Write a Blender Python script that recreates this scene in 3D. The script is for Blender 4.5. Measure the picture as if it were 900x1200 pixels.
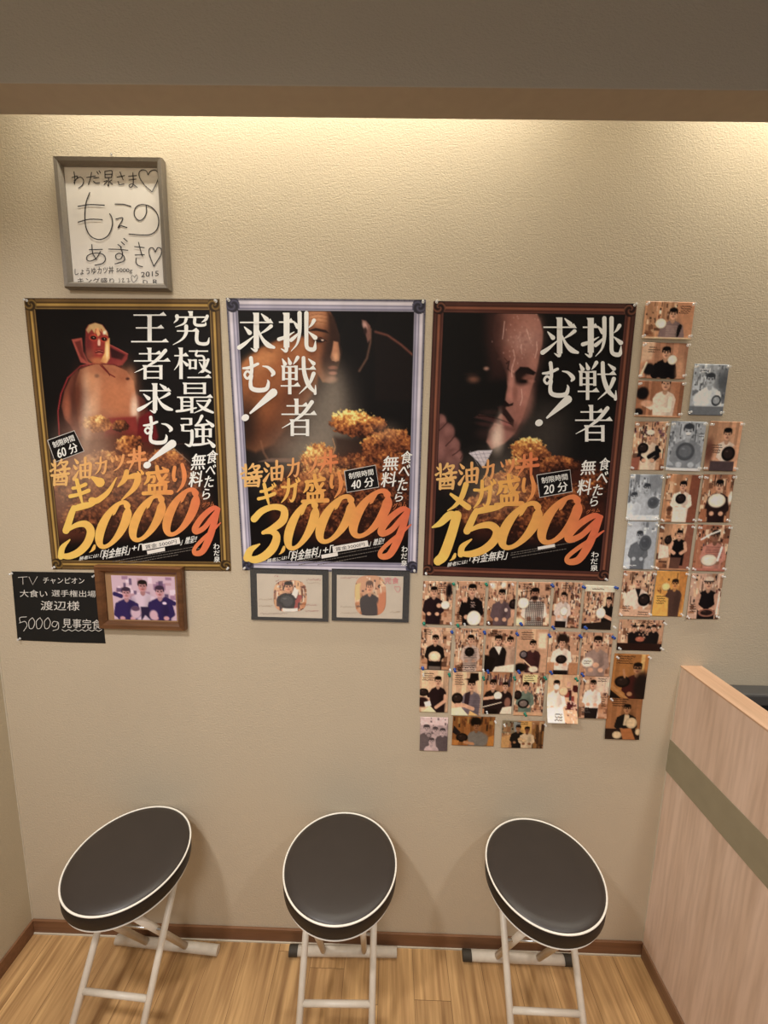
import bpy, bmesh, math, random
import numpy as np
from mathutils import Vector, Matrix

for o in list(bpy.data.objects):
    bpy.data.objects.remove(o)
SC = bpy.context.scene
COL = SC.collection

# ------------------------------------------------------------------ camera
FPX, PITCH, ROLL, YAW = 474.747, .148869, .0213999, -.0134195
CD, CH = 1.12, 1.62                       # distance to the wall, height of the lens
def cam_axes():
    p, r, y = PITCH, ROLL, YAW
    fwd = np.array([math.sin(y)*math.cos(p), math.cos(y)*math.cos(p), -math.sin(p)])
    right = np.cross(fwd, [0, 0, 1]); right /= np.linalg.norm(right)
    up = np.cross(right, fwd)
    c, s = math.cos(r), math.sin(r)
    return c*right + s*up, -s*right + c*up, fwd
AR, AU, AF = cam_axes()
cam = bpy.data.cameras.new('camera')
cam.sensor_fit = 'VERTICAL'; cam.sensor_height = 36.0
cam.lens = FPX/1200*36.0; cam.clip_start = .02
camo = bpy.data.objects.new('camera', cam); COL.objects.link(camo)
camo.matrix_world = Matrix(((AR[0], AU[0], -AF[0], 0), (AR[1], AU[1], -AF[1], -CD),
                            (AR[2], AU[2], -AF[2], CH), (0, 0, 0, 1)))
SC.camera = camo

# ------------------------------------------------------------------ world, lights, exposure
w = bpy.data.worlds.new('world'); SC.world = w; w.use_nodes = True
w.node_tree.nodes['Background'].inputs[0].default_value = (1.0, .97, .93, 1)
w.node_tree.nodes['Background'].inputs[1].default_value = .22
def area(name, loc, target, sx, sy, power, color, spread=180):
    l = bpy.data.lights.new(name, 'AREA'); l.shape = 'RECTANGLE'; l.size = sx; l.size_y = sy
    l.energy = power; l.color = color; l.spread = math.radians(spread)
    o = bpy.data.objects.new(name, l); COL.objects.link(o); o.location = loc
    o.rotation_euler = (Vector(target)-Vector(loc)).to_track_quat('-Z', 'Y').to_euler()
    return o
LAMP = (1, .965, .95)
area('ceiling_downlight_key', (-.8, -1.15, 2.55), (-.8, -1.05, 0), .14, .14, 17, LAMP, 140)
area('ceiling_downlight_second', (1.0, -1.35, 2.55), (.95, -1.25, 0), .14, .14, 8, LAMP, 115)
area('rear_fill_light', (-.3, -2.2, 2.55), (-.25, -1.85, 0), .5, .5, 24, LAMP, 150)  # unseen fill light added behind the camera
SC.view_settings.view_transform = 'Standard'
SC.view_settings.look = 'None'
SC.view_settings.gamma = 1
SC.view_settings.use_curve_mapping = False
SC.view_settings.exposure = -0.12
try:
    SC.cycles.use_denoising = True
    SC.cycles.max_bounces = 8
except Exception:
    pass
PRINT_GAIN = .75          # printed colours are read off the photograph under this much light

# ------------------------------------------------------------------ pixel <-> wall helpers
def ray(px, py):
    px = np.asarray(px, float); py = np.asarray(py, float)
    return ((px-450)[..., None]*AR + (600-py)[..., None]*AU + FPX*AF)
def W(px, py, off=0.0):
    """point of the photograph -> (x, z) on the plane y=-off"""
    d = ray(px, py); t = (CD-off)/d[..., 1]
    return d[..., 0]*t, CH + d[..., 2]*t
def proj(x, z, off=0.0):
    v = np.stack([np.asarray(x, float), np.full_like(np.asarray(x, float), CD-off), np.asarray(z, float)-CH], -1)
    k = v @ AF
    return 450 + FPX*(v @ AR)/k, 600 - FPX*(v @ AU)/k
def lin(c):
    c = np.clip(np.asarray(c, float), 0, 1)
    return np.where(c <= .04045, c/12.92, ((c+.055)/1.055)**2.4)
def L(r, g, b, gain=1.0):
    v = lin(np.array([r, g, b])/255.0)/gain
    return (float(v[0]), float(v[1]), float(v[2]), 1)

# ------------------------------------------------------------------ objects
def tag(o, label=None, cat=None, group=None, kind=None):
    if label: o['label'] = label
    if cat: o['category'] = cat
    if group: o['group'] = group
    if kind: o['kind'] = kind
    return o
def empty(name, loc, rz=0):
    o = bpy.data.objects.new(name, None); COL.objects.link(o); o.empty_display_size = .05
    o.location = loc; o.rotation_euler = (0, 0, rz)
    return o
def link(name, me, mat, parent=None, smooth=False):
    o = bpy.data.objects.new(name, me); COL.objects.link(o)
    if mat is not None:
        for m in (mat if isinstance(mat, (list, tuple)) else [mat]): me.materials.append(m)
    if parent is not None:
        o.parent = parent
        o.matrix_parent_inverse = Matrix.Identity(4)
    if smooth:
        for p in me.polygons: p.use_smooth = True
    return o
def from_bm(name, bm, mat, parent=None, smooth=False):
    bmesh.ops.recalc_face_normals(bm, faces=bm.faces)
    me = bpy.data.meshes.new(name); bm.to_mesh(me); bm.free()
    return link(name, me, mat, parent, smooth)
def add_box(bm, x0, x1, y0, y1, z0, z1, bevel=0):
    r = bmesh.ops.create_cube(bm, size=1)
    vs = r['verts']
    for v in vs:
        v.co = Vector((x0 if v.co.x < 0 else x1, y0 if v.co.y < 0 else y1, z0 if v.co.z < 0 else z1))
    if bevel:
        es = list({e for v in vs for e in v.link_edges})
        bmesh.ops.bevel(bm, geom=es, offset=bevel, segments=2, affect='EDGES', profile=.5)
def box(name, x0, x1, y0, y1, z0, z1, mat, parent=None, bevel=0):
    bm = bmesh.new(); add_box(bm, x0, x1, y0, y1, z0, z1, bevel)
    return from_bm(name, bm, mat, parent)
def add_tube(bm, a, b, r, seg=20, caps=True):
    a, b = Vector(a), Vector(b); d = (b-a); q = d.to_track_quat('Z', 'Y')
    rings = []
    for p in (a, b):
        rings.append([bm.verts.new(p + q @ Vector((r*math.cos(t*2*math.pi/seg), r*math.sin(t*2*math.pi/seg), 0))) for t in range(seg)])
    for i in range(seg):
        bm.faces.new((rings[0][i], rings[0][(i+1) % seg], rings[1][(i+1) % seg], rings[1][i]))
    if caps:
        bm.faces.new(rings[0][::-1]); bm.faces.new(rings[1])
def tube(name, a, b, r, mat, parent, seg=20):
    bm = bmesh.new(); add_tube(bm, a, b, r, seg)
    o = from_bm(name, bm, mat, parent)
    for p in o.data.polygons:
        if len(p.vertices) == 4: p.use_smooth = True
    return o
def lathe(bm, prof, seg=48, mi=None):
    rings = []
    for r, z in prof:
        if r < 1e-6: rings.append([bm.verts.new((0, 0, z))])
        else: rings.append([bm.verts.new((r*math.cos(2*math.pi*i/seg), r*math.sin(2*math.pi*i/seg), z)) for i in range(seg)])
    for k in range(len(rings)-1):
        A, B = rings[k], rings[k+1]
        for i in range(seg):
            j = (i+1) % seg
            if len(A) == 1 and len(B) == 1: continue
            f = bm.faces.new((A[0], B[j], B[i]) if len(A) == 1 else (A[i], A[j], B[0]) if len(B) == 1 else (A[i], A[j], B[j], B[i]))
            f.smooth = True
            if mi: f.material_index = mi[k]
def torus(bm, R, r, z, seg=72, s2=12):
    g = [[bm.verts.new(((R+r*math.cos(b*2*math.pi/s2))*math.cos(a*2*math.pi/seg), (R+r*math.cos(b*2*math.pi/s2))*math.sin(a*2*math.pi/seg), z+r*math.sin(b*2*math.pi/s2))) for b in range(s2)] for a in range(seg)]
    for a in range(seg):
        for b in range(s2):
            f = bm.faces.new((g[a][b], g[(a+1) % seg][b], g[(a+1) % seg][(b+1) % s2], g[a][(b+1) % s2])); f.smooth = True

# ------------------------------------------------------------------ materials
def new_mat(name):
    m = bpy.data.materials.new(name); m.use_nodes = True
    nt = m.node_tree
    return m, nt, nt.nodes['Principled BSDF']
def N(nt, t, **kw):
    n = nt.nodes.new(t)
    for k, v in kw.items(): setattr(n, k, v)
    return n
def plain(name, col, rough=.5, metal=0, spec=.5, noise=.04, scale=40, bump=0, bscale=300, bdist=.001):
    m, nt, b = new_mat(name)
    tc = N(nt, 'ShaderNodeTexCoord')
    nz = N(nt, 'ShaderNodeTexNoise'); nz.inputs['Scale'].default_value = scale; nz.inputs['Detail'].default_value = 4
    nt.links.new(tc.outputs['Object'], nz.inputs['Vector'])
    mx = N(nt, 'ShaderNodeMix', data_type='RGBA')
    mx.inputs[6].default_value = tuple(c*(1-noise*2) for c in col[:3])+(1,)
    mx.inputs[7].default_value = tuple(min(1, c*(1+noise*2)) for c in col[:3])+(1,)
    nt.links.new(nz.outputs['Fac'], mx.inputs[0]); nt.links.new(mx.outputs[2], b.inputs['Base Color'])
    b.inputs['Roughness'].default_value = rough; b.inputs['Metallic'].default_value = metal
    b.inputs['Specular IOR Level'].default_value = spec
    if bump:
        n2 = N(nt, 'ShaderNodeTexNoise'); n2.inputs['Scale'].default_value = bscale; n2.inputs['Detail'].default_value = 3
        bp = N(nt, 'ShaderNodeBump'); bp.inputs['Strength'].default_value = bump; bp.inputs['Distance'].default_value = bdist
        nt.links.new(tc.outputs['Object'], n2.inputs['Vector'])
        nt.links.new(n2.outputs['Fac'], bp.inputs['Height']); nt.links.new(bp.outputs['Normal'], b.inputs['Normal'])
    return m
def wallpaper(name, col, blotch=.04):
    m, nt, b = new_mat(name)
    tc = N(nt, 'ShaderNodeTexCoord')
    big = N(nt, 'ShaderNodeTexNoise'); big.inputs['Scale'].default_value = 3; big.inputs['Detail'].default_value = 3
    mx = N(nt, 'ShaderNodeMix', data_type='RGBA')
    mx.inputs[6].default_value = tuple(c*(1-blotch) for c in col[:3])+(1,); mx.inputs[7].default_value = tuple(c*(1+blotch) for c in col[:3])+(1,)
    nt.links.new(tc.outputs['Object'], big.inputs['Vector']); nt.links.new(big.outputs['Fac'], mx.inputs[0])
    nt.links.new(mx.outputs[2], b.inputs['Base Color'])
    b.inputs['Roughness'].default_value = .75; b.inputs['Specular IOR Level'].default_value = .25
    # embossed vinyl: fine rounded grains, slightly wider than tall
    mp = N(nt, 'ShaderNodeMapping'); mp.inputs['Scale'].default_value = (.75, 1, 1.15)
    nt.links.new(tc.outputs['Object'], mp.inputs['Vector'])
    n1 = N(nt, 'ShaderNodeTexNoise'); n1.inputs['Scale'].default_value = 300; n1.inputs['Detail'].default_value = 2
    n2 = N(nt, 'ShaderNodeTexNoise'); n2.inputs['Scale'].default_value = 150; n2.inputs['Detail'].default_value = 2
    nt.links.new(mp.outputs['Vector'], n1.inputs['Vector']); nt.links.new(mp.outputs['Vector'], n2.inputs['Vector'])
    ad = N(nt, 'ShaderNodeMath', operation='ADD'); nt.links.new(n1.outputs['Fac'], ad.inputs[0]); nt.links.new(n2.outputs['Fac'], ad.inputs[1])
    bp = N(nt, 'ShaderNodeBump'); bp.inputs['Strength'].default_value = .55; bp.inputs['Distance'].default_value = .0012
    nt.links.new(ad.outputs[0], bp.inputs['Height']); nt.links.new(bp.outputs['Normal'], b.inputs['Normal'])
    return m
def woodgrain(name, c1, c2, axis='Z', rough=.42, streak=26, fine=120, planks=None):
    """c1/c2 light and dark grain; axis the grain runs along; planks=(width,length) lays boards along Y"""
    m, nt, b = new_mat(name)
    tc = N(nt, 'ShaderNodeTexCoord')
    vec = tc.outputs['Object']
    cell = None
    if planks:
        sp = N(nt, 'ShaderNodeSeparateXYZ'); nt.links.new(vec, sp.inputs[0])
        def mth(op, a, bb=None):
            n = N(nt, 'ShaderNodeMath', operation=op)
            for i, s in enumerate((a, bb)):
                if s is None: continue
                if isinstance(s, (int, float)): n.inputs[i].default_value = s
                else: nt.links.new(s, n.inputs[i])
            return n.outputs[0]
        u = mth('DIVIDE', sp.outputs[0], planks[0]); iu = mth('FLOOR', u); fu = mth('SUBTRACT', u, iu)
        wn0 = N(nt, 'ShaderNodeTexWhiteNoise', noise_dimensions='1D'); nt.links.new(iu, wn0.inputs['W'])
        v = mth('ADD', mth('DIVIDE', sp.outputs[1], planks[1]), wn0.outputs['Value']); iv = mth('FLOOR', v); fv = mth('SUBTRACT', v, iv)
        cb = N(nt, 'ShaderNodeCombineXYZ'); nt.links.new(iu, cb.inputs[0]); nt.links.new(iv, cb.inputs[1])
        wn = N(nt, 'ShaderNodeTexWhiteNoise', noise_dimensions='3D'); nt.links.new(cb.outputs[0], wn.inputs['Vector'])
        cell = wn.outputs['Value']
        eu = mth('MULTIPLY', mth('MINIMUM', fu, mth('SUBTRACT', 1.0, fu)), planks[0])
        ev = mth('MULTIPLY', mth('MINIMUM', fv, mth('SUBTRACT', 1.0, fv)), planks[1])
        gap = mth('LESS_THAN', mth('MINIMUM', eu, ev), .0006)
        va = N(nt, 'ShaderNodeVectorMath', operation='ADD'); nt.links.new(vec, va.inputs[0])
        vs = N(nt, 'ShaderNodeVectorMath', operation='SCALE'); nt.links.new(wn.outputs['Color'], vs.inputs[0]); vs.inputs['Scale'].default_value = 7
        nt.links.new(vs.outputs[0], va.inputs[1]); vec = va.outputs[0]
    mp = N(nt, 'ShaderNodeMapping')
    sc = [1, 1, 1]; sc['XYZ'.index(axis)] = .06
    mp.inputs['Scale'].default_value = sc
    nt.links.new(vec, mp.inputs['Vector'])
    n1 = N(nt, 'ShaderNodeTexNoise'); n1.inputs['Scale'].default_value = streak; n1.inputs['Detail'].default_value = 5; n1.inputs['Distortion'].default_value = .6
    n2 = N(nt, 'ShaderNodeTexNoise'); n2.inputs['Scale'].default_value = fine; n2.inputs['Detail'].default_value = 3
    nt.links.new(mp.outputs[0], n1.inputs['Vector']); nt.links.new(mp.outputs[0], n2.inputs['Vector'])
    cr = N(nt, 'ShaderNodeValToRGB'); cr.color_ramp.elements[0].position = .3; cr.color_ramp.elements[1].position = .7
    cr.color_ramp.elements[0].color = c2; cr.color_ramp.elements[1].color = c1
    nt.links.new(n1.outputs['Fac'], cr.inputs[0])
    mx = N(nt, 'ShaderNodeMix', data_type='RGBA', blend_type='MULTIPLY'); mx.inputs[0].default_value = .5 if planks else .35
    cr2 = N(nt, 'ShaderNodeValToRGB'); cr2.color_ramp.elements[0].position = .35; cr2.color_ramp.elements[1].position = .6
    cr2.color_ramp.elements[0].color = (.6, .55, .5, 1); cr2.color_ramp.elements[1].color = (1, 1, 1, 1)
    nt.links.new(n2.outputs['Fac'], cr2.inputs[0])
    nt.links.new(cr.outputs[0], mx.inputs[6]); nt.links.new(cr2.outputs[0], mx.inputs[7])
    out = mx.outputs[2]
    if planks:
        hv = N(nt, 'ShaderNodeHueSaturation'); nt.links.new(out, hv.inputs['Color'])
        mr = N(nt, 'ShaderNodeMapRange'); mr.inputs[3].default_value = .88; mr.inputs[4].default_value = 1.07
        nt.links.new(cell, mr.inputs[0]); nt.links.new(mr.outputs[0], hv.inputs['Value'])
        mg = N(nt, 'ShaderNodeMix', data_type='RGBA'); nt.links.new(gap, mg.inputs[0]); nt.links.new(hv.outputs[0], mg.inputs[6])
        mg.inputs[7].default_value = tuple(c*.5 for c in c2[:3])+(1,)
        out = mg.outputs[2]
    nt.links.new(out, b.inputs['Base Color'])
    b.inputs['Roughness'].default_value = rough; b.inputs['Specular IOR Level'].default_value = .35
    bp = N(nt, 'ShaderNodeBump'); bp.inputs['Strength'].default_value = .12; bp.inputs['Distance'].default_value = .0006
    nt.links.new(n2.outputs['Fac'], bp.inputs['Height']); nt.links.new(bp.outputs['Normal'], b.inputs['Normal'])
    return m
def printed(name, rough=.4, spec=.35):
    m, nt, b = new_mat(name)
    a = N(nt, 'ShaderNodeAttribute'); a.attribute_name = 'Ink'
    nz = N(nt, 'ShaderNodeTexNoise'); nz.inputs['Scale'].default_value = 900
    tc = N(nt, 'ShaderNodeTexCoord'); nt.links.new(tc.outputs['Object'], nz.inputs['Vector'])
    mr = N(nt, 'ShaderNodeMapRange'); mr.inputs[3].default_value = rough-.04; mr.inputs[4].default_value = rough+.04
    nt.links.new(nz.outputs['Fac'], mr.inputs[0]); nt.links.new(mr.outputs[0], b.inputs['Roughness'])
    nt.links.new(a.outputs['Color'], b.inputs['Base Color'])
    b.inputs['Specular IOR Level'].default_value = spec
    return m
def clear_plastic(name, col=(1, 1, 1, 1), clear=.55, rough=.12):
    m, nt, b = new_mat(name)
    b.inputs['Base Color'].default_value = col; b.inputs['Roughness'].default_value = rough
    b.inputs['Specular IOR Level'].default_value = .8
    t = N(nt, 'ShaderNodeBsdfTransparent'); ms = N(nt, 'ShaderNodeMixShader'); ms.inputs[0].default_value = clear
    out = nt.nodes['Material Output']
    nt.links.new(b.outputs[0], ms.inputs[1]); nt.links.new(t.outputs[0], ms.inputs[2]); nt.links.new(ms.outputs[0], out.inputs['Surface'])
    return m

M = dict(
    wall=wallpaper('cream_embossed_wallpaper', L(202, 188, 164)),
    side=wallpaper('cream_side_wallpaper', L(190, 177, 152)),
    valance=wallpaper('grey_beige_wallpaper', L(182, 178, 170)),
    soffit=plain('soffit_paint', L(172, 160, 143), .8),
    ceiling=plain('ceiling_white', L(205, 200, 190), .9),
    floor=woodgrain('oak_plank_vinyl', L(222, 180, 124), L(152, 114, 74), 'Y', .45, 30, 130, planks=(.109, .92)),
    base=woodgrain('brown_vinyl_baseboard', L(138, 98, 68), L(118, 82, 56), 'X', .5),
    caulk=plain('pale_caulk', L(205, 195, 175), .6),
    oak=woodgrain('pale_oak_laminate', L(232, 208, 190), L(214, 188, 167), 'Z', .45, 14, 90),
    oak_edge=woodgrain('oak_edge_band', L(216, 180, 150), L(202, 162, 130), 'Y', .4, 18, 90),
    brass=plain('dull_brass', L(154, 146, 122), .5, .1, .5, .05, 25),
    kick=woodgrain('kick_board_wood', L(150, 116, 88), L(128, 96, 70), 'Y', .5),
    vinyl=plain('dark_brown_vinyl', L(52, 45, 41), .40, 0, .5, .07, 18, .25, 420, .0006),
    vinyl_side=plain('near_black_vinyl_side', L(30, 24, 21), .5, 0, .4, .05, 18, .2, 420, .0006),
    piping=plain('white_piping', L(238, 232, 220), .4),
    steel=plain('cream_painted_steel', L(214, 204, 188), .4, 0, .5, .06, 60),
    rubber=plain('olive_black_rubber', L(58, 52, 42), .7),
    black_seat=plain('black_bench_leatherette', L(16, 15, 15), .6, 0, .3),
    grey_trim=plain('dark_grey_bench_trim', L(74, 72, 70), .5),
    silver=plain('brushed_pewter_frame', L(128, 120, 110), .38, .3, .5, .06, 200),
    brownframe=woodgrain('walnut_frame_wood', L(122, 82, 52), L(84, 54, 34), 'X', .35, 30, 140),
    shikishi=plain('white_autograph_card', L(228, 222, 214), .7, 0, .2, .05, 14),
    kraft=plain('tan_card_mount', L(168, 130, 92), .7),
    ink=plain('black_marker_ink', L(34, 30, 34), .5),
    slate=plain('black_sign_paper', L(24, 24, 24), .62, 0, .3, .1, 30),
    chalk=plain('white_marker', L(225, 222, 215), .7),
    blackcard=plain('black_card', L(30, 29, 29), .55, 0, .35, .06, 40),
    certpaper=plain('cream_certificate_paper', L(214, 202, 184), .6, 0, .3, .05, 30),
    sleeve=clear_plastic('clear_sleeve', (.95, .95, .93, 1), .97, .15),
    glass=clear_plastic('picture_glass', (.9, .92, .92, 1), .95, .05),
    ink_print=printed('offset_print', .5, .12),
    gloss_print=printed('glossy_photo_print', .35, .2),
    pin_clear=clear_plastic('clear_pin_plastic', (.95, .95, .94, 1), .55, .12),
    pin_blue=plain('blue_pin_plastic', L(38, 72, 150), .25),
    pin_green=plain('green_pin_plastic', L(30, 122, 100), .25),
    metal=plain('bright_steel', L(205, 205, 205), .25, 1),
)
def tubes_light_mat():
    m, nt, b = new_mat('lit_lamp_tube')
    b.inputs['Emission Color'].default_value = (1, .86, .55, 1); b.inputs['Emission Strength'].default_value = 6
    b.inputs['Base Color'].default_value = (.9, .88, .8, 1)
    return m
M['tube'] = tubes_light_mat()

# ------------------------------------------------------------------ the room
XL, XR, YB, ZC = -1.161, 2.3, -2.9, 2.6
def struct(o, **k): o['kind'] = 'structure'; return o
struct(box('floor', XL-.1, XR, YB, .1, -.05, 0, M['floor']))
struct(box('wall_back', XL-.1, XR, 0, .1, 0, 2.86, M['wall']))
struct(box('wall_left', XL-.1, XL, YB, 0, 0, 2.86, M['side']))
struct(box('ceiling', XL-.1, XR, YB, -.27, ZC, ZC+.05, M['ceiling']))
struct(box('trim_1', XL-.1, XR, -.27, .1, 2.86, 2.9, M['ceiling']))          # lid of the light cove
struct(box('baseboard_back', XL, .862, -.007, 0, 0, .05, M['base'], bevel=.0015))
struct(box('baseboard_left', XL, XL+.007, -1.9, -.007, 0, .05, M['base'], bevel=.0015))
struct(box('trim_2', XL, XL+.003, -.003, 0, .05, 2.86, M['caulk']))          # corner caulk
struct(box('trim_3', XL+.007, .862, -.0105, -.007, 0, .004, M['caulk']))     # pale joint along the floor
# dropped board that hides the cove lamps
bm = bmesh.new()
add_box(bm, XL, XR, -.272, -.2, 2.279, 2.86, .002)
o = struct(from_bm('beam', bm, [M['valance'], M['soffit']]))
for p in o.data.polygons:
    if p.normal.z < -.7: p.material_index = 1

def cove_lamp(x0, x1, label, power):
    r = empty('cove_lamp_tube', ((x0+x1)/2, -.13, 2.74))
    h = (x1-x0)/2
    tube('tube', (-h+.03, 0, 0), (h-.03, 0, 0), .013, M['tube'], r)
    box('lamp_housing', -h, h, -.02, .02, .018, .06, M['ceiling'], r, .003)
    box('bracket', -h+.05, -h+.07, -.01, .01, .06, .121, M['metal'], r)
    box('bracket', h-.07, h-.05, -.01, .01, .06, .121, M['metal'], r)
    tag(r, label, 'lamp', 'cove lamps behind the dropped board')
    area('cove_light', ((x0+x1)/2, -.13, 2.72), ((x0+x1)/2, -.02, 2.2), (x1-x0)-.04, .03, power, (1, .945, .81), 105)
cove_lamp(-.90, .39, 'lit lamp tube hidden above the dropped board over the posters', 5.7)
cove_lamp(.67, 2.1, 'lit lamp tube hidden above the dropped board over the wood partition', 7.0)

# ------------------------------------------------------------------ wooden partition at the right and the bench behind it
PX, PT = .862, .062
pr = empty('booth_partition', (PX+PT/2, -.52, 0))
tag(pr, 'waist-high pale oak booth partition with a dull brass band, standing against the wall', 'partition')
def pbox(name, x0, x1, y0, y1, z0, z1, mat, bevel=0, parent=pr):
    return box(name, x0-PX-PT/2, x1-PX-PT/2, y0+.52, y1+.52, z0, z1, mat, parent, bevel)
pbox('panel', PX, PX+PT, -1.04, 0, 0, 1.014, M['oak'], .001)
pbox('top_edge', PX-.0006, PX+PT+.0006, -1.041, 0, 1.014, 1.0195, M['oak_edge'], .0012)
pbox('brass_band', PX-.002, PX+.004, -1.042, -.001, .6765, .781, M['brass'])
pbox('kick_board', PX-.006, PX, -1.04, -.0105, 0, .05, M['kick'], .001)
pbox('edge_bead', PX-.0015, PX, -.004, 0, .05, 1.014, M['caulk'])
br = empty('booth_bench', (1.5, -.2, 0))
tag(br, 'black high-backed booth bench with a grey top ledge, behind the oak partition', 'bench')
box('backrest', -.57, .6, .148, .199, .0, .93, M['black_seat'], br, .004)
box('top_ledge', -.57, .6, .146, .199, .93, .966, M['grey_trim'], br, .006)
box('seat', -.57, .6, -.25, .148, .0, .43, M['black_seat'], br, .02)

# ------------------------------------------------------------------ painting prints (numpy, vertex colours called 'Ink')
def vnoise(X, Y, s, seed, octv=3):
    out = np.zeros_like(X); amp = 1.0; tot = 0
    for k in range(octv):
        x = X/s*(2**k)+37.7*k; y = Y/s*(2**k)+11.3*k
        xi = np.floor(x).astype(np.int64); yi = np.floor(y).astype(np.int64)
        fx = x-xi; fy = y-yi; fx = fx*fx*(3-2*fx); fy = fy*fy*(3-2*fy)
        def h(a, b):
            n = (a*374761393 + b*668265263 + (seed+k*17)*974711) & 0x7fffffff
            n = ((n ^ (n >> 13))*1274126177) & 0x7fffffff
            return ((n ^ (n >> 16)) & 0xffff)/65535.0
        v = h(xi, yi)*(1-fx)*(1-fy)+h(xi+1, yi)*fx*(1-fy)+h(xi, yi+1)*(1-fx)*fy+h(xi+1, yi+1)*fx*fy
        out += v*amp; tot += amp; amp *= .55
    return out/tot
def smooth(m): m = np.clip(m, 0, 1); return m*m*(3-2*m)
class Cv:
    def __init__(s, X, Y, bg):
        s.X, s.Y = X.ravel().astype(float), Y.ravel().astype(float)
        s.C = np.tile(np.array(bg, float), (s.X.size, 1)); s.seed = 1
    def near(s, x0, x1, y0, y1):
        return np.nonzero((s.X >= x0) & (s.X <= x1) & (s.Y >= y0) & (s.Y <= y1))[0]
    def mix(s, i, m, c):
        c = np.asarray(c, float)
        s.C[i] += m[:, None]*(c-s.C[i])
    def ell(s, cx, cy, rx, ry, c, rot=0, soft=.25, a=1.0):
        R = max(rx, ry)*(1+soft)+1; i = s.near(cx-R, cx+R, cy-R, cy+R)
        if not len(i): return
        t = math.radians(rot); dx, dy = s.X[i]-cx, s.Y[i]-cy
        u = (dx*math.cos(t)+dy*math.sin(t))/rx; v = (-dx*math.sin(t)+dy*math.cos(t))/ry
        s.mix(i, a*smooth((1+soft-np.hypot(u, v))/(2*soft)), c)
    def poly(s, pts, c, soft=.6, a=1.0):
        P = np.array(pts, float)
        i = s.near(P[:, 0].min()-soft, P[:, 0].max()+soft, P[:, 1].min()-soft, P[:, 1].max()+soft)
        if not len(i): return
        x, y = s.X[i], s.Y[i]; ins = np.zeros(len(i), bool); d = np.full(len(i), 1e9)
        for (x0, y0), (x1, y1) in zip(P, np.roll(P, -1, 0)):
            cr = (y0 > y) != (y1 > y)
            with np.errstate(divide='ignore', invalid='ignore'):
                ins ^= cr & (x < (x1-x0)*(y-y0)/(y1-y0+1e-12)+x0)
            t = np.clip(((x-x0)*(x1-x0)+(y-y0)*(y1-y0))/((x1-x0)**2+(y1-y0)**2+1e-9), 0, 1)
            d = np.minimum(d, np.hypot(x-x0-t*(x1-x0), y-y0-t*(y1-y0)))
        sd = np.where(ins, d, -d)
        s.mix(i, a*smooth(sd/(2*soft)+.5), c)
    def line(s, pts, wd, c, soft=.4, a=1.0):
        P = np.array(pts, float); R = wd/2+soft
        i = s.near(P[:, 0].min()-R, P[:, 0].max()+R, P[:, 1].min()-R, P[:, 1].max()+R)
        if not len(i): return
        x, y = s.X[i], s.Y[i]; d = np.full(len(i), 1e9)
        for (x0, y0), (x1, y1) in zip(P[:-1], P[1:]):
            t = np.clip(((x-x0)*(x1-x0)+(y-y0)*(y1-y0))/((x1-x0)**2+(y1-y0)**2+1e-9), 0, 1)
            d = np.minimum(d, np.hypot(x-x0-t*(x1-x0), y-y0-t*(y1-y0)))
        s.mix(i, a*smooth((wd/2+soft-d)/(2*soft)), c)
    def katsu(s, cx, cy, rx, ry, rot=0, b=0.0, a=1.0, glow=.5):
        s.seed += 7
        R = max(rx, ry)*1.35; i = s.near(cx-R, cx+R, cy-R, cy+R)
        if not len(i): return
        t = math.radians(rot); x, y = s.X[i], s.Y[i]; dx, dy = x-cx, y-cy
        u = (dx*math.cos(t)+dy*math.sin(t))/rx; v = (-dx*math.sin(t)+dy*math.cos(t))/ry
        n1 = vnoise(x, y, 3.2, s.seed, 3); n2 = vnoise(x, y, 2.4, s.seed+3, 3); n3 = vnoise(x, y, 9, s.seed+5, 2)
        m = smooth((1.0+.55*(n1-.5)-np.hypot(u, v))/.16+.5)
        k = np.clip(.34+.85*(n2-.5)+.6*(n3-.5)-glow*v*.5-.10*u+b, 0, 1)
        ks = [0, .22, .45, .68, .86, 1]
        cs = np.array([(40, 20, 14), (84, 44, 28), (132, 74, 42), (184, 118, 64), (218, 170, 92), (240, 214, 138)], float)
        c = np.stack([np.interp(k, ks, cs[:, j]) for j in range(3)], 1)
        s.C[i] += (a*m)[:, None]*(c-s.C[i])
    def grain(s, amt, sc, seed=5):
        s.C *= (1+amt*(vnoise(s.X, s.Y, sc, seed, 2)-.5))[:, None]
    def ink(s, gain=None):
        g = PRINT_GAIN if gain is None else gain
        c = np.clip(lin(s.C/255.0)/g, 0, .92)
        return np.concatenate([c, np.ones((len(c), 1))], 1)
def set_ink(me, rgba):
    at = me.color_attributes.new('Ink', 'FLOAT_COLOR', 'POINT')
    at.data.foreach_set('color', np.ascontiguousarray(rgba, np.float32).ravel())
def mesh_arrays(name, V, F):
    me = bpy.data.meshes.new(name); me.from_pydata([tuple(v) for v in V], [], [tuple(f) for f in F]); me.update()
    return me
def grid_faces(nx, ny):
    a = np.arange(nx*ny).reshape(ny, nx)
    return np.stack([a[:-1, :-1], a[1:, :-1], a[1:, 1:], a[:-1, 1:]], -1).reshape(-1, 4)

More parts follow.
